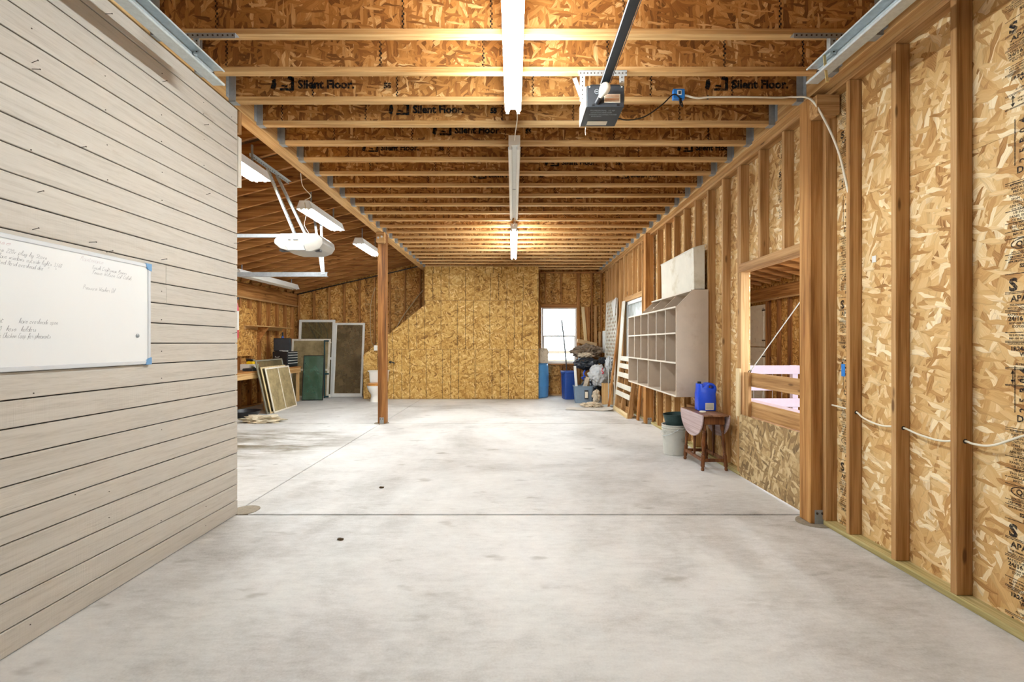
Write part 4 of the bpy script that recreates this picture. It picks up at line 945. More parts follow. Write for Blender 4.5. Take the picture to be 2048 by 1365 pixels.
# matching near track
bt2 = thing('door_track', 'galvanised door track below the white opener rail behind the siding', 'door track', (-3.2, 4.3, 2.44), 'overhead door tracks')
m = MB(); m.box(-5.7, -3.3, 4.28, 4.284, 2.425, 2.49); m.box(-5.7, -3.3, 4.25, 4.28, 2.425, 2.429); m.build('rail', 'galv_d', bt2)
MB().box(-5.6, -5.57, 4.282, 4.286, 2.45, 3.0).build('hanger_strap', 'galv', bt2)
od = struct('door_2')
for i in range(4): lumber('door_section', XB + .03, XB + .07, 4.3, 7.28, .02 + i * .58, .595 + i * .58, 'vinyl', od)

# ------------------------------------------------------------------ pigeonhole cabinet on the stud wall
CX0, CX1, CY0, CY1, CZ0 = 1.983, 2.375, 5.77, 8.17, .745
cb = thing('pigeonhole_cabinet', 'beige painted pigeonhole cabinet mounted on the stud wall', 'cabinet', (2.18, 6.97, CZ0))
side = [(CX0, CZ0), (CX1, CZ0), (CX1, 2.055), (2.19, 2.055), (CX0, 1.845)]
MB().prism(side, 'y', CY0, CY0 + .02).build('side_panel', 'cab', cb, bev=.002)
MB().prism([(CX0, CZ0), (CX1, CZ0), (CX1, 1.86), (CX0, 1.845)], 'y', CY1 - .02, CY1).build('side_panel', 'cab', cb, bev=.002)
MB().box(CX1 - .006, CX1, CY0 + .02, CY1 - .02, CZ0, 1.86).build('back_panel', 'cab', cb)
for z in (CZ0, 1.15, 1.515, 1.835):
    o = MB().box(CX0 + .001, CX1 - .006, CY0 + .02, CY1 - .02, z, z + .018).build('shelf', 'cab', cb)
    MB().box(CX0 - .003, CX0 + .001, CY0 + .02, CY1 - .02, z - .001, z + .019).build('shelf_edge', 'cab_edge', o)
for zz, n, (za, zb) in ((0, 6, (1.533, 1.835)), (1, 6, (1.168, 1.515)), (2, 4, (.763, 1.15))):
    for i in range(1, n):
        y = CY0 + .02 + (CY1 - CY0 - .04) * i / n
        o = MB().box(CX0 + .003, CX1 - .006, y - .008, y + .008, za, zb).build('divider', 'cab', cb)
        MB().box(CX0 - .002, CX0 + .003, y - .0085, y + .0085, za, zb).build('divider_edge', 'cab_edge', o)
MB().box(2.17, CX1, CY0 + .02, 7.45, 2.037, 2.055).build('top_board', 'cab_edge', cb)
MB().box(CX1 - .006, CX1, CY0 + .02, 7.45, 1.86, 2.037).build('upper_back', 'cab', cb)
for y in (6.37, 6.97, 7.43): MB().prism([(2.0, 1.853), (CX1 - .006, 1.853), (CX1 - .006, 2.037), (2.19, 2.037)], 'y', y - .008, y + .008).build('divider', 'cab', cb)
MB().box(2.19, 2.2, 7.0, 7.43, 1.853, 1.96).build('front_rail', 'cab_edge', cb)
# white box on top
bxp = thing('metal_box', 'tall stained white metal box lying along the top of the cabinet', 'box', (2.31, 6.5, 2.055))
MB().prism([(2.235, 2.056), (2.368, 2.056), (2.368, 2.615), (2.225, 2.575)], 'y', 5.86, 7.14).build('body', 'duct', bxp, bev=.004)
MB().prism([(2.218, 2.570), (2.374, 2.612), (2.374, 2.624), (2.218, 2.582)], 'y', 5.85, 7.15).build('lid', 'duct', bxp, bev=.002)
MB().box(2.236, 2.366, 5.853, 5.862, 2.056, 2.07).build('seam', 'nail', bxp)

# ------------------------------------------------------------------ drop leaf table
TB = thing('drop_leaf_table', 'small brown drop-leaf table with turned legs and folded leaves', 'table', (2.2, 5.46, 0))
TX0, TX1, TY0, TY1, TZ = 2.045, 2.35, 5.13, 5.80, .62
MB().box(TX0 + .012, TX1 - .012, TY0, TY1, TZ - .018, TZ).build('top', 'table_top', TB, bev=.005)
MB().box(TX0 + .04, TX1 - .04, TY0 + .05, TY1 - .05, TZ - .11, TZ - .018).build('apron', 'table_leg', TB, bev=.003)
for xx, s_ in ((TX0, 1), (TX1 - .016, 1)):
    L = TY1 - TY0; cy = (TY0 + TY1) / 2; R = L / 2
    poly = [(cy + R * math.cos(a), TZ - .03 + .245 * math.sin(a)) for a in [PI + PI * i / 24 for i in range(25)]]
    poly = [(TY0, TZ - .004)] + poly + [(TY1, TZ - .004)]
    MB().prism(poly, 'x', xx, xx + .016).build('drop_leaf', 'table_leaf', TB, bev=.004)
turn = [(.010, .0), (.016, .004), (.019, .02), (.014, .034), (.017, .042), (.0215, .05), (.0215, .17), (.015, .178), (.019, .188), (.013, .197), (.018, .207), (.013, .216), (.015, .23), (.022, .30), (.018, .37), (.013, .41), (.018, .42), (.013, .43), (.018, .44), (.022, .452), (.022, .53)]
legs = {}
for ix, (bx_, tx_) in enumerate(((2.075, 2.105), (2.335, 2.295))):
    for iy, (by_, ty_) in enumerate(((5.20, 5.225), (5.73, 5.70))):
        lg = MB(); rings = []
        for r, z in turn:
            f = z / .53; c = Vector((bx_ + (tx_ - bx_) * f, by_ + (ty_ - by_) * f, z + .001)); rings.append([c + Vector((r * math.cos(2 * PI * k / 16), r * math.sin(2 * PI * k / 16), 0)) for k in range(16)])
        lg.loft(rings).build('leg', 'table_leg', TB, smooth=True, angle=50)
zz = .115
for a, b in (((2.08, 5.21), (2.08, 5.72)), ((2.33, 5.21), (2.33, 5.72)), ((2.08, 5.21), (2.33, 5.21)), ((2.08, 5.72), (2.33, 5.72))):
    MB().bar((*a, zz), (*b, zz), .022, .035).build('stretcher', 'table_leg', TB, bev=.002)
gl = MB().lathe([(.012, .10), (.014, .25), (.017, .33), (.012, .40), (.016, .53)], (2.09, 5.47, 0), 12); gl.build('gate_leg', 'table_leg', TB, smooth=True)
gl = MB().lathe([(.012, .10), (.014, .25), (.017, .33), (.012, .40), (.016, .53)], (2.32, 5.50, 0), 12); gl.build('gate_leg', 'table_leg', TB, smooth=True)

# blue jug
JG = thing('jug', 'blue plastic fluid jug with grey label standing on the drop-leaf table', 'jug', (2.22, 5.50, TZ))
outer = [(2.125, TZ + .012), (2.138, TZ + .001), (2.318, TZ + .001), (2.332, TZ + .014), (2.333, TZ + .10), (2.325, TZ + .20), (2.338, TZ + .25), (2.332, TZ + .285), (2.30, TZ + .318), (2.255, TZ + .328), (2.222, TZ + .318), (2.20, TZ + .29), (2.178, TZ + .272), (2.176, TZ + .315), (2.136, TZ + .315), (2.134, TZ + .25), (2.124, TZ + .20)]
hole = [(2.246, TZ + .268), (2.246, TZ + .290), (2.258, TZ + .300), (2.292, TZ + .292), (2.312, TZ + .270), (2.306, TZ + .258), (2.29, TZ + .258)]
def holed(outer, hole, y0, y1):
    bm = bmesh.new(); lo = []
    for lp in (outer, hole):
        vs = [bm.verts.new((u, y0, v)) for u, v in lp]; lo += [bm.edges.new((vs[i], vs[(i + 1) % len(vs)])) for i in range(len(vs))]
    bmesh.ops.triangle_fill(bm, use_beauty=True, edges=lo, use_dissolve=False)
    r = bmesh.ops.extrude_face_region(bm, geom=bm.faces[:])
    for v in [g_ for g_ in r['geom'] if isinstance(g_, bmesh.types.BMVert)]: v.co.y = y1
    bm.verts.index_update(); m = MB(); m.add([v.co.copy() for v in bm.verts], [tuple(v.index for v in f.verts) for f in bm.faces]); bm.free(); return m
holed(outer, hole, 5.445, 5.56).build('body', 'jug_blue', JG, bev=.012, segs=2, smooth=True, angle=60)
MB().cyl((2.156, 5.50, TZ + .312), (2.156, 5.50, TZ + .337), .021, 18).build('cap', 'black', JG, bev=.002)
lb = MB().box(2.205, 2.30, 5.442, 5.4455, TZ + .015, TZ + .095).build('label_patch', 'sticker', JG)
m = MB()
for i in range(5): m.box(2.212, 2.292, 5.4408, 5.4425, TZ + .024 + i * .014, TZ + .030 + i * .014)
m.build('label_print', 'print_grey', lb)
tag(MB().lathe([(.034, 0), (.036, .004), (.036, .012), (.030, .015)], (2.14, 5.36, TZ + .001), 24).build('jar_lid', 'sticker', None, smooth=True), 'small cream jar lid in front of the blue jug', 'lid')

# buckets
BK = thing('bucket', 'stained white plastic pail on the floor beside the drop-leaf table', 'bucket', (2.045, 6.02, 0))
bc = (2.045, 6.02, .001)
MB().lathe([(.128, 0), (.133, .004), (.147, .30), (.156, .302), (.156, .316), (.149, .318), (.149, .33), (.158, .332), (.158, .345), (.150, .347), (.151, .362), (.158, .364), (.158, .375), (.146, .375), (.126, .02), (.0, .02)], bc, 36, cap=(True, False)).build('pail', 'bucket', BK, smooth=True, angle=35)
MB().tube([(2.045 + .163 * math.cos(a), 6.02 + .163 * math.sin(a), .335 - .10 * max(0, math.sin((a - PI * .55) / (PI * .95) * PI)) ) for a in [PI * (.55 + .95 * i / 12) for i in range(13)]], .003, 6).build('bail_handle', 'galv', BK, smooth=True)
BG = thing('bucket', 'dark green speckled bucket tilted inside the white pail', 'bucket', (2.06, 6.02, .36), None)
b2 = MB().lathe([(.105, 0), (.112, .005), (.138, .155), (.144, .16), (.144, .166), (.136, .166), (.108, .012), (.0, .012)], (0, 0, 0), 32, cap=(True, False))
R_ = Matrix.Rotation(math.radians(-5), 3, 'Y'); b2.v = [tuple(R_ @ Vector(v) + Vector((2.06, 6.02, .345))) for v in b2.v]
b2.build('shell', 'bucket_g', BG, smooth=True, angle=35)

# ------------------------------------------------------------------ open hatch: gate, rope
HG = thing('hatch_gate', 'low wooden two-board gate across the open hatch', 'gate', (2.46, 4.47, .64))
for z0, z1 in ((.955, 1.095), (.65, .80)): lumber('board', 2.44, 2.465, 4.0, 4.90, z0, z1, 'stud_y', HG)
lumber('stile', 2.405, 2.44, 4.86, 4.945, .642, 1.10, 'stud_z', HG)
lumber('stile', 2.405, 2.44, 3.85, 3.92, .642, 1.10, 'stud_z', HG)
lumber('board_end', 2.44, 2.465, 3.85, 4.0, .955, 1.095, 'stud_y', HG)
tag(lumber('wood_cleat', XR - .022, XR - .002, 4.97, 5.055, .63, 1.135, 'pale_z', None), 'pale raw wood cleat nailed on the stud beside the hatch', 'cleat')
rp = thing('rope', 'taut white rope running down across the open hatch', 'rope', (2.45, 4.3, 1.10))
MB().tube([(2.43, 3.83, 1.90), (2.435, 3.86, 1.88), (2.438, 4.85, 1.135), (2.438, 4.87, 1.115)], .0045, 8, 2).build('line', 'rope', rp, smooth=True)
MB().tube([(2.437, 4.86, 1.125), (2.43, 4.885, 1.12), (2.43, 4.90, 1.10), (2.435, 4.885, 1.09), (2.437, 4.865, 1.11), (2.437, 4.86, 1.125)], .0035, 8).build('snap_hook', 'nail', rp, smooth=True)
# lilac-white stall fence in the annex
SFN = thing('stall_fence', 'pale painted board fence seen through the open hatch', 'fence', (4.2, 7.5, 0))
for i, z in enumerate((.915, .655, .395, .135)): lumber('board', 2.6, 5.7, 7.48, 7.505, z, z + .135, 'pink', SFN)
for x in (2.7, 4.42, 5.4): lumber('post', x, x + .085, 7.506, 7.59, .001, 1.05, 'pink', SFN)
m = MB()
for x in [3.4 + .15 * i for i in range(14)]: m.cyl((x, 7.6, .1), (x, 7.6, .95), .003, 6)
for z in (.3, .5, .7, .77): m.cyl((3.3, 7.6, z), (5.6, 7.6, z), .003, 6)
m.build('wire_mesh', 'galv', SFN)
tag(MB().box(2.52, 3.3, 4.2, 6.6, .60, .63).build('feed_shelf', 'pink', bev=.004), 'pale dusty shelf just behind the hatch kick panel', 'shelf')
for x in (2.6, 3.2):
    pass

# ------------------------------------------------------------------ workbench corner
wk = thing('workbench', 'plywood workbench along the stud wall under the small shelf', 'workbench', (-5.46, 10, 0))
lumber('top', -5.785, -5.12, 8.3, 11.5, .815, .845, 'fir_y', wk)
lumber('apron', -5.16, -5.122, 8.3, 11.46, .70, .814, 'chord_y', wk)
for y in (8.35, 9.9, 11.40): lumber('leg', -5.21, -5.162, y, y + .085, .001, .814, 'chord_z', wk)
for y in (8.35, 11.40): lumber('leg', -5.78, -5.742, y, y + .085, .039, .814, 'chord_z', wk)
lumber('end_rail', -5.74, -5.212, 11.44, 11.478, .70, .814, 'chord_x', wk)
tc = thing('tool_chest', 'black tool chest with chrome edged drawers on the workbench', 'tool chest', (-5.37, 11.2, .846))
MB().box(-5.54, -5.20, 10.94, 11.47, .846, 1.21).build('body', 'black', tc, bev=.006)
for i in range(5):
    d_ = MB().box(-5.201, -5.192, 10.96, 11.45, .885 + i * .062, .940 + i * .062).build('drawer', 'blackmetal', tc, bev=.002)
    MB().box(-5.193, -5.183, 10.97, 11.44, .928 + i * .062, .939 + i * .062).build('pull', 'white', d_, bev=.002)
MB().tube([(-5.47, 10.935, 1.10), (-5.46, 10.915, 1.08), (-5.39, 10.915, 1.08), (-5.38, 10.935, 1.10)], .005, 8).build('side_handle', 'galv', tc, smooth=True)
ts = thing('black_case', 'flat black case standing upright on top of the tool chest', 'case', (-5.37, 11.1, 1.21))
MB().box(-5.58, -5.19, 11.06, 11.13, 1.212, 1.52).build('shell', 'blackmetal', ts, bev=.008)
MB().box(-5.56, -5.21, 11.052, 11.061, 1.23, 1.50).build('face', 'charcoal', ts, bev=.003)
MB().box(-5.43, -5.35, 11.04, 11.06, 1.216, 1.235).build('latch', 'galv', ts)
tag(MB().box(-5.32, -5.22, 10.96, 11.04, 1.2105, 1.228).build('paper_box', 'white', bev=.002), 'small white packet on top of the tool chest', 'packet')
bb = thing('spray_bottle', 'blue and black bottle standing behind the black case', 'bottle', (-5.48, 11.3, 1.21))
MB().lathe([(.04, 0), (.042, .01), (.042, .28), (.02, .36)], (-5.48, 11.3, 1.2105), 18).build('body', 'tote_blue', bb, smooth=True)
MB().cyl((-5.48, 11.3, 1.57), (-5.48, 11.3, 1.66), .018, 12).build('cap', 'black', bb, smooth=True)
sh = thing('wall_shelf', 'small plywood shelf with triangular brace above the workbench', 'shelf', (-5.64, 11.0, 1.78))
MB().box(-5.785, -5.50, 10.2, 11.85, 1.765, 1.785).build('plank', 'chord_y', sh, bev=.002)
MB().prism([(-5.786, 1.34), (-5.786, 1.764), (-5.51, 1.764)], 'y', 10.72, 10.74).build('brace', 'fir_y', sh)
MB().box(-5.785, -5.757, 10.2, 11.85, 1.70, 1.764).build('cleat', 'chord_y', sh, bev=.002)
# things on the bench
wx = thing('parts_box', 'white carton with printed side on the workbench', 'carton', (-5.4, 9.9, .846))
MB().box(-5.62, -5.32, 9.78, 9.95, .846, .965).build('carton', 'white', wx, bev=.003)
m = MB()
for i in range(5): m.box(-5.42 + i * .018, -5.412 + i * .018, 9.778, 9.781, .87, .95)
m.build('print', 'print_grey', wx)
yd = thing('power_tool', 'yellow and black power tool lying on the white carton', 'power tool', (-5.45, 9.87, .966))
MB().box(-5.52, -5.38, 9.82, 9.92, .966, 1.02).build('battery', 'yellow', yd, bev=.012)
MB().cyl((-5.53, 9.87, 1.05), (-5.40, 9.87, 1.05), .034, 14, .024).build('motor', 'black', yd, smooth=True)
MB().cyl((-5.40, 9.87, 1.05), (-5.36, 9.87, 1.05), .012, 10).build('chuck', 'galv', yd, smooth=True)
MB().box(-5.50, -5.46, 9.85, 9.89, 1.0, 1.05).build('grip', 'yellow', yd, bev=.008)
dk = thing('tool_tray', 'dark grey tray of small tools on the bench front', 'tray', (-5.3, 9.6, .846))
MB().box(-5.36, -5.16, 9.40, 9.68, .846, .90).build('tray', 'charcoal', dk, bev=.01)
MB().bar((-5.34, 9.72, .915), (-5.15, 9.45, .915), .03, .03).build('tool', 'teal', dk, bev=.005)
tag(MB().bar((-5.30, 10.05, .865), (-5.14, 10.50, .865), .05, .03).build('hand_plane', 'black', None, bev=.008), 'long black tool lying on the bench next to the white carton', 'tool')
tag(MB().box(-5.30, -5.15, 9.75, 10.05, .846, .858).build('sandpaper', 'print_grey', None, bev=.002), 'flat grey sheet lying along the bench front edge', 'sheet')
tag(MB().box(-5.74, -5.4, 10.3, 10.85, .846, .89).build('wood_offcut', 'fir_y', None, bev=.003), 'brown wood offcut lying on the bench below the shelf', 'offcut')
# fire extinguisher on the end of the siding wall
fe = thing('fire_extinguisher', 'red fire extinguisher on the end of the siding wall', 'fire extinguisher', (-2.345, 4.0, 1.43))
MB().lathe([(.03, 0), (.048, .01), (.052, .03), (.052, .27), (.04, .31), (.018, .33)], (-2.348, 3.966, 1.43), 24).build('cylinder', 'red', fe, smooth=True)
MB().lathe([(.0525, .0), (.0525, .16)], (-2.348, 3.966, 1.51), 24, cap=(False, False)).build('label_band', 'white', fe, smooth=True)
MB().box(-2.37, -2.29, 3.955, 3.975, 1.765, 1.785).build('handle', 'black', fe, bev=.004)
MB().cyl((-2.348, 3.966, 1.755), (-2.348, 3.966, 1.80), .015, 10).build('valve', 'black', fe, smooth=True)
MB().box(-2.37, -2.33, 3.895, 3.92, 1.5, 1.6).build('wall_bracket', 'galv', fe)

# ------------------------------------------------------------------ leaning storm windows and screens
def panel(name, label, cat, base, u, v, w, h, fw, th, fmat, pmat, group=None, rails=(), mull=(), bottom=None, pth=.004):
    o = frame_root(name, label, cat, base, u, v, group); bt_ = bottom or fw
    for n_, a, b, c, d in (('stile', 0, fw, 0, h), ('stile', w - fw, w, 0, h), ('bottom_rail', fw, w - fw, 0, bt_), ('top_rail', fw, w - fw, h - fw, h)):
        MB().box(a, b, -th, 0, c, d).build(n_, fmat, o, bev=.003)
    for z in rails: MB().box(fw, w - fw, -th, 0, z - fw / 2, z + fw / 2).build('mid_rail', fmat, o, bev=.003)
    for x in mull: MB().box(x - fw * .3, x + fw * .3, -th, 0, bt_, h - fw).build('mullion', fmat, o, bev=.002)
    cuts = [bt_] + [z for z in rails] + [h - fw]; xs_ = [fw] + list(mull) + [w - fw]
    for z0, z1 in zip(cuts, cuts[1:]):
        for x0, x1 in zip(xs_, xs_[1:]):
            MB().box(x0, x1, -th / 2 - pth / 2, -th / 2 + pth / 2, z0, z1).build('pane', pmat, o)
    return o
U = (1, 0, 0); GP = 'old screens and storm windows leaning in the corner'
panel('storm_door', 'tall white framed storm door with clear upper glass leaning on the studs', 'storm door', (-5.67, 12.45, .001), U, (0, .09, 1), .95, 2.03, .065, .035, 'white', 'glass_dirty', GP, rails=(1.0,))
panel('screen_door', 'tall white framed brown screen door leaning beside the toilet', 'screen door', (-4.72, 12.40, .001), U, (0, .12, 1), .79, 1.95, .055, .03, 'white', 'screen', GP, bottom=.09)
panel('window_screen', 'low wide tan screen with white stile in front of the storm door', 'screen', (-5.72, 12.15, .001), U, (0, .11, 1), 1.00, 1.52, .05, .03, 'white_warm', 'screen_tan', GP, rails=(.72,))
gg = panel('glass_sheet', 'dark green tinted glass pane with black edge leaning past the bench end', 'glass pane', (-5.15, 11.58, .001), (1, .10, 0), (-.02, .14, 1), .50, 1.11, .018, .02, 'black', 'glass_green', GP)
panel('storm_window', 'tall aluminium storm window leaning against the workbench', 'storm window', (-4.855, 9.35, .001), (-.06, 1, 0), (-.215, 0, 1), 1.22, 1.085, .03, .025, 'alu_dull', 'glass_dirty', GP)
panel('wooden_window', 'thin tan wooden sash sandwiched between two leaning windows', 'window sash', (-4.815, 9.42, .001), (-.06, 1, 0), (-.215, 0, 1), 1.15, .94, .03, .02, 'pale_z', 'glass_dirty', GP)
panel('sliding_window', 'cream two-pane window leaning in front of the workbench', 'window', (-4.775, 9.48, .001), (-.06, 1, 0), (-.205, 0, 1), 1.14, .92, .03, .022, 'white_warm', 'screen_tan', GP, mull=(.57,))
hc = thing('door_hardware', 'dark teal bar with three arms leaning between the white frames', 'bar clamp', (-4.76, 12.30, 0))
MB().box(-4.815, -4.785, 12.085, 12.11, .001, 1.48).build('bar', 'teal', hc, bev=.003)
for z in (.02, .60, 1.44): MB().box(-4.80, -4.69, 12.08, 12.115, z, z + .04).build('arm', 'teal', hc, bev=.004)
for z, x in ((.04, -4.67), (1.42, -4.65)): MB().blob((x, 12.09, z), (.024, .024, .024), 2, .05, 2, 2).build('knob', 'sticker', hc, smooth=True)
for i, pts_ in enumerate(([(-5.45, 12.66, 2.0), (-5.38, 12.66, 1.75), (-5.25, 12.66, 1.5), (-5.3, 12.66, 1.2)], [(-5.22, 12.66, 2.0), (-5.12, 12.66, 1.7), (-5.18, 12.66, 1.5), (-5.05, 12.66, 1.25)], [(-5.15, 12.67, 1.98), (-5.0, 12.67, 1.8), (-4.95, 12.67, 1.55), (-5.02, 12.67, 1.3)])):
    cable('hose', ('black hose hanging behind the storm door glass, lowest loop', 'kinked black hose hanging between two others behind the storm door', 'thin black hose hanging behind the storm door beside the screen door')[i], [(a, 12.681, c) for a, b, c in pts_], .017 - .002 * i, 'black', 'hose')
tag(MB().bar((-5.42, 12.643, 1.90), (-4.9, 12.643, 1.42), .03, .02).build('wood_strip', 'pale_x'), 'pale wood strip slanting behind the storm door glass', 'strip')
# floor cloth and black tray
tag(MB().blob((-4.45, 8.42, .045), (.34, .16, .075), 5, .55, 2.6, 4, .002, fold=.35).build('drop_cloth', 'cloth', None, smooth=True), 'crumpled tan drop cloth on the concrete near the siding corner', 'cloth')
m = MB().lathe([(.17, 0), (.25, .12), (.27, .125), (.255, .13), (.175, .01), (0, .01)], (-5.03, 8.95, .001), 28, cap=(True, False)); tag(m.build('black_tub', 'black', None, smooth=True), 'shallow black rubber tub beside the leaning windows', 'tub')

# ------------------------------------------------------------------ toilet
TL = thing('toilet', 'white toilet with wooden seat standing loose by the stair partition', 'toilet', (-3.2, 11.45, 0))
cx, cy = -3.31, 11.42
def ell(c, rx, ry, z, n=28, sq=2.0): return [Vector((c[0] + rx * math.copysign(abs(math.cos(2 * PI * k / n)) ** (2 / sq), math.cos(2 * PI * k / n)), c[1] + ry * math.copysign(abs(math.sin(2 * PI * k / n)) ** (2 / sq), math.sin(2 * PI * k / n)), z)) for k in range(n)]
MB().loft([ell((cx, cy + .03), .125, .20, .001), ell((cx, cy + .03), .12, .19, .05), ell((cx, cy + .03), .10, .16, .12), ell((cx, cy + .02), .105, .17, .18), ell((cx, cy), .15, .21, .26), ell((cx, cy), .185, .24, .34), ell((cx, cy), .19, .245, .385), ell((cx, cy), .18, .235, .392)]).build('bowl', 'porcelain', TL, smooth=True)
MB().loft([ell((cx, cy), .185, .24, .394), ell((cx, cy), .193, .248, .402), ell((cx, cy), .19, .245, .415), ell((cx, cy), .17, .225, .418)]).build('seat', 'seat_wood', TL, smooth=True)
MB().loft([ell((cx, cy + .01), .182, .235, .420), ell((cx, cy + .01), .188, .24, .430), ell((cx, cy + .01), .17, .22, .442)]).build('seat_lid', 'seat_wood', TL, smooth=True)
MB().loft([ell((cx, cy + .315), .19, .085, .40, sq=5), ell((cx, cy + .315), .215, .095, .46, sq=6), ell((cx, cy + .315), .235, .10, .70, sq=6)]).build('tank', 'porcelain', TL, smooth=True)
MB().box(cx - .25, cx + .25, cy + .205, cy + .425, .70, .735).build('tank_lid', 'porcelain', TL, bev=.012, segs=2, smooth=True)
MB().bar((cx - .20, cy + .208, .665), (cx - .12, cy + .195, .66), .02, .012).build('flush_lever', 'porcelain', TL, bev=.003)
# fittings on the stair partition
ox = thing('outlet_cover', 'white outlet cover on the sloping edge of the stair partition', 'outlet', (-3.42, PY, 1.28))
MB().box(-3.47, -3.385, PY - .03, PY - .001, 1.215, 1.345).build('box_body', 'white', ox, bev=.004)
hb = thing('hose_tap', 'black hose tap sticking out of the stair partition', 'tap', (-3.06, PY, .93))
MB().cyl((-3.06, PY - .001, .93), (-3.06, PY - .05, .93), .03, 14).build('flange', 'black', hb, smooth=True)
MB().tube([(-3.06, PY - .04, .93), (-3.02, PY - .07, .935), (-2.94, PY - .08, .905)], .014, 10).build('spout', 'black', hb, smooth=True)
cable('cable', 'white cable running down the studs behind the toilet', [(-3.68, 12.69, 2.9), (-3.80, 12.685, 2.4), (-3.80, 12.685, 1.6), (-3.72, 12.67, 1.35), (-3.55, 12.4, 1.42)], .008, 'cable_tan')
cable('cable', 'brown cable drooping across studs above the stair slope', [(-2.30, 12.69, 3.25), (-2.36, 12.685, 2.9), (-2.62, 12.685, 2.55), (-2.95, 12.685, 2.1), (-3.2, 12.68, 1.65), (-3.3, 12.6, 1.40)], .012, 'cable_tan')
tag(MB().tube([(-5.75, 12.66, 2.70), (-4.6, 12.67, 2.98), (-3.4, 12.67, 3.25), (-2.5, 12.68, 3.46)], .014, 8).build('dark_conduit', 'black', None, smooth=True), 'dark cable along the sloping top of the back wall', 'cable')

# ------------------------------------------------------------------ back corner: barrel, totes, rubbish
br = thing('barrel', 'blue plastic barrel behind the end of the stair partition', 'barrel', (.65, 12.36, 0))
MB().lathe([(.24, .002), (.265, .02), (.275, .06), (.285, .28), (.292, .30), (.285, .32), (.285, .56), (.292, .58), (.285, .60), (.275, .80), (.265, .86), (.25, .88)], (.64, 12.33, 0), 40).build('body', 'barrel', br, smooth=True, angle=60)
MB().lathe([(.266, .868), (.27, .882), (.25, .89), (.235, .881)], (.64, 12.33, 0), 40).build('rim', 'barrel', br, smooth=True)
pb = thing('open_carton', 'open pale carton sitting on the blue barrel', 'carton', (.75, 12.33, .89))
for a in ((.48, .90, 12.18, 12.19), (.48, .90, 12.47, 12.48), (.48, .49, 12.19, 12.47), (.89, .90, 12.19, 12.47)): MB().box(a[0], a[1], a[2], a[3], .892, 1.24 + .03 * (a[2] > 12.3)).build('side', 'paper', pb)
MB().box(.49, .89, 12.19, 12.47, .892, .90).build('base', 'paper', pb)
MB().prism([(.90, 1.10), (.92, 1.18), (.905, 1.22), (.885, 1.22)], 'y', 12.19, 12.4).build('flap', 'white', pb)
cable('pole', 'thin dark pole leaning against the window', [(1.42, 12.35, .05), (1.39, 12.5, 1.0), (1.30, 12.68, 2.02)], .017, 'charcoal', 'pole')
lt = thing('brown_lattice', 'brown wooden lattice piece under the window', 'lattice', (1.45, 12.66, 0))
m = MB(); x0, x1, z0, z1 = 1.33, 1.66, .003, .80
for s_ in (-1, 1):
    for i in range(-8, 12):
        pts_ = []
        for tt in [k / 60 for k in range(61)]:
            z = z0 + .018 + (z1 - z0 - .036) * tt; x = x0 + .09 * i + s_ * (z - z0) + (0 if s_ > 0 else .4)
            if x0 + .012 <= x <= x1 - .012: pts_.append((x, z))
        if len(pts_) > 3: m.bar((pts_[0][0], 12.66 + s_ * .005, pts_[0][1]), (pts_[-1][0], 12.66 + s_ * .005, pts_[-1][1]), .008, .03, (0, 1, 0)) if False else m.obox(((pts_[0][0] + pts_[-1][0]) / 2, 12.655 + s_ * .005, (pts_[0][1] + pts_[-1][1]) / 2), (Vector((s_, 0, 1)), (0, 1, 0), Vector((1, 0, -s_))), ((Vector((pts_[-1][0], pts_[-1][1])) - Vector((pts_[0][0], pts_[0][1]))).length / 2, .005, .016))
m.build('strips', 'dark_x', lt)
for a in ((x0, x0 + .03, z0, z1), (x1 - .03, x1, z0, z1), (x0 + .03, x1 - .03, z0, z0 + .03), (x0 + .03, x1 - .03, z1 - .03, z1)): MB().box(a[0], a[1], 12.638, 12.672, a[2], a[3]).build('edge_strip', 'dark_x', lt, bev=.002)

def tub(name, label, c, sx, sy, h, mat, rot=0, rim=.03):
    o = thing(name, label, 'tote', (c[0], c[1], 0)); R = Matrix.Rotation(rot, 3, 'Z')
    def ring(k, z): return [R @ p + Vector((c[0], c[1], 0)) for p in ell((0, 0), sx * k, sy * k, z, 32, 7)]
    MB().loft([ring(.84, .002), ring(.86, .02), ring(.97, h * .94), ring(1.0, h * .945), ring(1.04, h * .95), ring(1.04, h), ring(.95, h), ring(.83, .03)], (True, True)).build('bin', mat, o, smooth=True, angle=35)
    return o
tb = tub('storage_tote', 'tall dark blue plastic bin behind the grey tote', (1.40, 11.98), .16, .22, .70, 'tote_blue', .15)
MB().box(1.19, 1.28, 11.76, 11.84, .66, .70).build('bin_handle', 'tote_blue', tb, bev=.01)
tg = tub('storage_tote', 'grey plastic tote holding scrap boards in front of the rubbish bags', (1.66, 11.22), .235, .17, .40, 'tote_grey', -.05)
tp = MB().box(1.66, 1.75, 11.028, 11.035, .10, .31).build('label_panel', 'charcoal', tg, bev=.002)
MB().box(1.672, 1.738, 11.024, 11.0285, .13, .27).build('sticker_patch', 'sticker', tp)
tag(MB().bar((1.52, 11.20, .05), (1.46, 11.22, .86), .06, .02).build('scrap_board', 'white', None, bev=.002), 'white painted scrap board standing in the grey tote', 'board')
tag(MB().bar((1.60, 11.21, .08), (1.77, 11.22, .60), .09, .03, (0, 1, 0)).build('scrap_board', 'paper', None, bev=.002), 'pale scrap plank sticking sideways out of the grey tote', 'board')
tag(MB().bar((1.74, 11.29, .06), (1.76, 11.30, .56), .12, .02).build('scrap_board', 'card', None, bev=.002), 'brown scrap plank standing upright in the grey tote', 'board')
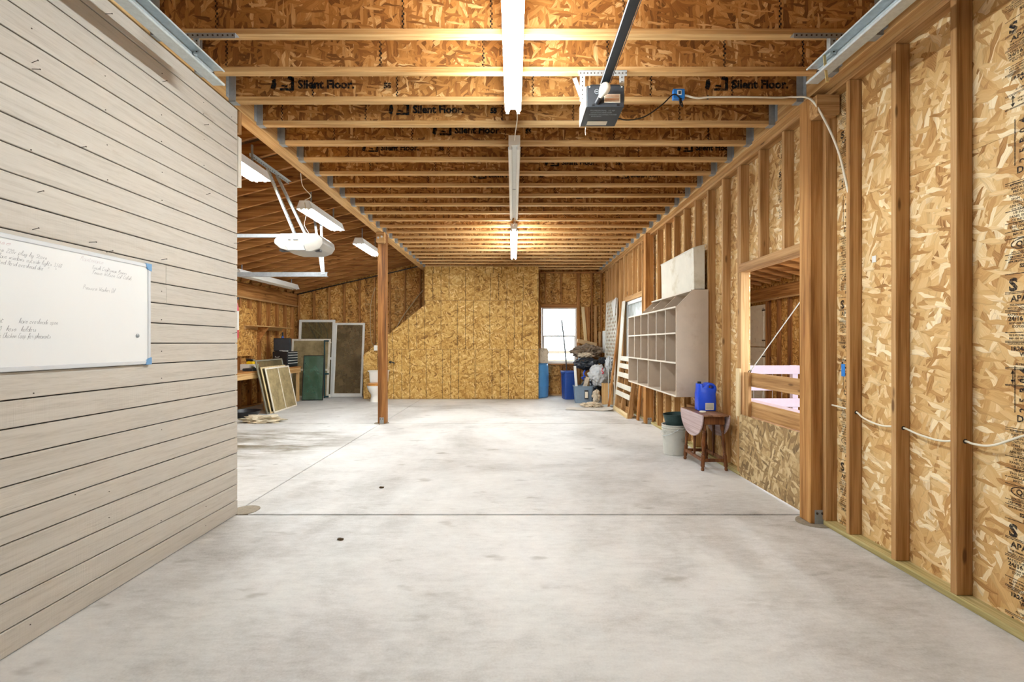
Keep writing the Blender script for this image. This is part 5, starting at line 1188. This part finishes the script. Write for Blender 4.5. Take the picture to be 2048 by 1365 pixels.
def bag(label, c, rad, seed, mat, cat='bag', name='trash_bag', fold=.3, amp=.22, flat=None): return tag(MB().blob(c, rad, seed, amp, 1.8, 5, flat, fold).build(name, mat, None, smooth=True, angle=70), label, cat, None)
bag_a = bag('black plastic rubbish bag slumped over the blue bin', (1.80, 11.70, .90), (.30, .22, .15), 3, 'bag_black')
bag_b = bag('grey plastic rubbish bag with red ties in the heap', (2.02, 11.25, .64), (.23, .20, .25), 8, 'bag_grey', fold=.18)
bag('dark bag at the bottom of the heap against the wall', (1.98, 11.98, .31), (.25, .34, .27), 12, 'bag_black', flat=.003)
bag('brown canvas tarp draped over the top of the heap', (1.88, 12.16, 1.19), (.40, .29, .17), 21, 'tarp', 'tarp', 'canvas_tarp', fold=.45)
bag('white cloth bundle bulging under the brown tarp', (1.80, 11.80, 1.10), (.17, .10, .06), 27, 'paper', 'cloth', 'cloth_bundle', fold=.7, amp=.5)
bag('navy bag with blue drawstring lying on the heap', (2.18, 11.58, .98), (.10, .15, .08), 33, 'bag_black', fold=.4)
bag('silver grey plastic bag wedged against the lattice', (2.20, 10.86, .93), (.08, .16, .17), 39, 'bag_grey', fold=.4)
MB().tube([(1.74, 11.50, .74), (1.70, 11.45, .66), (1.73, 11.45, .60), (1.66, 11.44, .57), (1.73, 11.44, .52)], .018, 8).build('drawstring', 'ribbon', bag_a, smooth=True)
MB().tube([(2.10, 11.10, .82), (2.07, 11.06, .76), (2.11, 11.05, .71), (2.06, 11.04, .69)], .010, 8).build('drawstring', 'red', bag_b, smooth=True)
tag(MB().bar((1.68, 12.40, 1.47), (2.18, 12.44, 1.35), .10, .10, (0, 0, 1)).build('cardboard_strip', 'card', None, bev=.003), 'long cardboard carton on top of the rubbish heap', 'carton')
tag(MB().box(2.05, 2.27, 10.78, 11.0, .003, .48).build('plywood_box', 'chord_z', None, bev=.004), 'tan plywood crate standing behind the lamp base', 'crate')
tag(MB().blob((1.92, 10.96, .17), (.075, .08, .15), 44, .5, 3, 4, .003, .5).build('newspaper', 'paper', None, smooth=True), 'crumpled patterned paper heap beside the grey tote', 'paper')
tag(MB().blob((1.72, 10.40, .05), (.22, .11, .06), 47, .5, 3, 4, .003, .4).build('newspaper', 'paper', None, smooth=True), 'crumpled paper roll on the floor before the grey tote', 'paper')
m = MB(); nx, ny = 20, 8; V = []
for i in range(nx + 1):
    for j in range(ny + 1):
        u, v = i / nx, j / ny; V.append((1.10 + .95 * u + .05 * v, 9.85 + .42 * v - .25 * (u - .4) * (1 - v), .004 + .05 * max(0, u - .78) ** 2 * 18 * (1 - .5 * v) + .006 * abs(math.sin(u * 9))))
m.add(V, [(i * (ny + 1) + j, (i + 1) * (ny + 1) + j, (i + 1) * (ny + 1) + j + 1, i * (ny + 1) + j + 1) for i in range(nx) for j in range(ny)])
m.add([(x, y, z + .003) for x, y, z in V], [(i * (ny + 1) + j, (i + 1) * (ny + 1) + j, (i + 1) * (ny + 1) + j + 1, i * (ny + 1) + j + 1) for i in range(nx) for j in range(ny)])
tag(m.build('floor_mat', 'mat', None, smooth=True), 'thin pale mat with a curled corner lying on the concrete', 'mat')
fp_ = thing('lamp_stand', 'chrome floor lamp base and pole in front of the crate', 'lamp stand', (2.13, 10.60, 0))
MB().lathe([(.14, .001), (.14, .012), (.12, .02), (.02, .035), (.012, .05)], (2.13, 10.60, 0), 30).build('base', 'galv', fp_, smooth=True)
MB().cyl((2.13, 10.60, .03), (2.13, 10.60, .95), .011, 12).build('pole', 'galv', fp_, smooth=True)
# leaning boards
def lean(label, a, b, w, t, mat, name='leaning_board', up=(1, 0, 0)): return tag(MB().bar(a, b, w, t, up).build(name, mat, None, bev=.003), label, 'board', 'boards leaning in the back corner')
lean('long brown two-by-four leaning in front of the white lattice', (2.085, 10.36, .004), (2.355, 10.36, 2.17), .085, .036, 'fir_z')
lean('wide grey whitewashed board leaning next to the small window', (2.20, 10.14, .004), (2.36, 10.12, 2.30), .24, .02, 'duct')
lean('narrow pale stick leaning on the studs beside the big window', (1.98, 12.55, .8), (1.86, 12.66, 2.37), .08, .03, 'pale_z', up=(0, 1, 0))
lean('reddish upright board leaning on the studs beside the big window', (1.98, 12.6, .004), (1.98, 12.685, 2.38), .13, .03, 'fir_z', up=(0, 1, 0))
lean('orange board leaning in the corner against the back wall', (2.20, 12.6, .004), (2.20, 12.685, 2.40), .07, .03, 'stud_z', up=(0, 1, 0))
lean('short orange board end standing behind the rubbish heap', (2.40 - .08, 12.5, .004), (2.40 - .10, 12.6, 1.70), .07, .03, 'stud_z', up=(0, 1, 0))
lean('short reddish board standing under the cabinet end', (2.26, 8.60, .004), (2.36, 8.60, 1.30), .09, .036, 'fir_z')
WLT = frame_root('white_lattice', 'white painted lattice panel leaning on the studs in the corner', 'lattice', (2.30, 11.98, .003), (0, -1, 0), (.03, 0, 1))
m = MB(); w_, h_ = 1.22, 2.42
for s_ in (-1, 1):
    for i in range(-26, 40):
        a = .17 * i; seg = []
        # line x = a + s*(z)
        for k in range(0, 201):
            z = h_ * k / 200; x = a + s_ * z
            if .02 <= x <= w_ - .02: seg.append((x, z))
        if len(seg) > 4:
            p, q = seg[0], seg[-1]; L = math.hypot(q[0] - p[0], q[1] - p[1])
            m.obox(((p[0] + q[0]) / 2, -.010 - .004 * s_, (p[1] + q[1]) / 2), ((s_, 0, 1), (0, 1, 0), (1, 0, -s_)), (L / 2, .0038, .020))
st_ = m.build('strips', 'white_warm', WLT)
for a in ((0, .03, 0, h_), (w_ - .03, w_, 0, h_), (.03, w_ - .03, 0, .03)): MB().box(a[0], a[1], -.022, .002, a[2], a[3]).build('edge_strip', 'white_warm', WLT, bev=.002)
tag(MB().prism([(10.72, 2.44), (11.22, 2.36), (10.92, 1.95)], 'x', 2.325, 2.335).build('white_card', 'white'), 'white triangular card tucked over the top of the lattice', 'card')
tag(MB().box(2.335, 2.35, 12.02, 12.4, 1.15, 1.72).build('white_board', 'white', bev=.002), 'small white board behind the lattice in the corner', 'board')
# pallet
PL = frame_root('pallet', 'weathered pallet with whitewashed slats leaning on the studs', 'pallet', (2.10, 9.98, .003), (0, -1, 0), (.13, 0, 1))
for z in (0.0, .31, .62): pass
for x in (.0, .57, 1.15): MB().box(x, x + .038, 0.018, .105, 0, 1.15).build('stringer', 'stud_z', PL, bev=.003)
for z in (.0, .34, .50, .72, .90, 1.05): MB().box(-.003, 1.19, -.0, .018, z, z + .095).build('slat', 'duct' if z > 0 else 'pale_x', PL, bev=.003)
for z in (.05, .45, .85): MB().box(0, 1.188, .105, .122, z, z + .12).build('slat', 'stud_x', PL, bev=.003)
# dry leaves on the slab
for i, (px, py) in enumerate(((681, 1081), (763, 977))):
    Y = 1330 / (py - 687); X = (px - 1026) * Y / 950
    tag(MB().blob((X, Y, .008), (.022, .012, .008), 50 + i, .6, 3, 3, .001).build('dry_leaf', 'leaf', None, smooth=True), ('tiny curled dry leaf lying on the front concrete slab', 'tiny curled dry leaf lying on the slab past the first joint')[i], 'leaf', 'dry leaves on the floor')

# ------------------------------------------------------------------ outside the back window
of = thing('outside_fence', 'weathered rail fence outside the window', 'fence', (1.4, 16, -.2))
for z in (.75, 1.05): lumber('rail', -2, 5, 16.0, 16.03, z, z + .09, 'fence', of)
for x in (.4, 2.6): lumber('fence_post', x, x + .1, 16.03, 16.13, -.2, 1.25, 'fence', of)
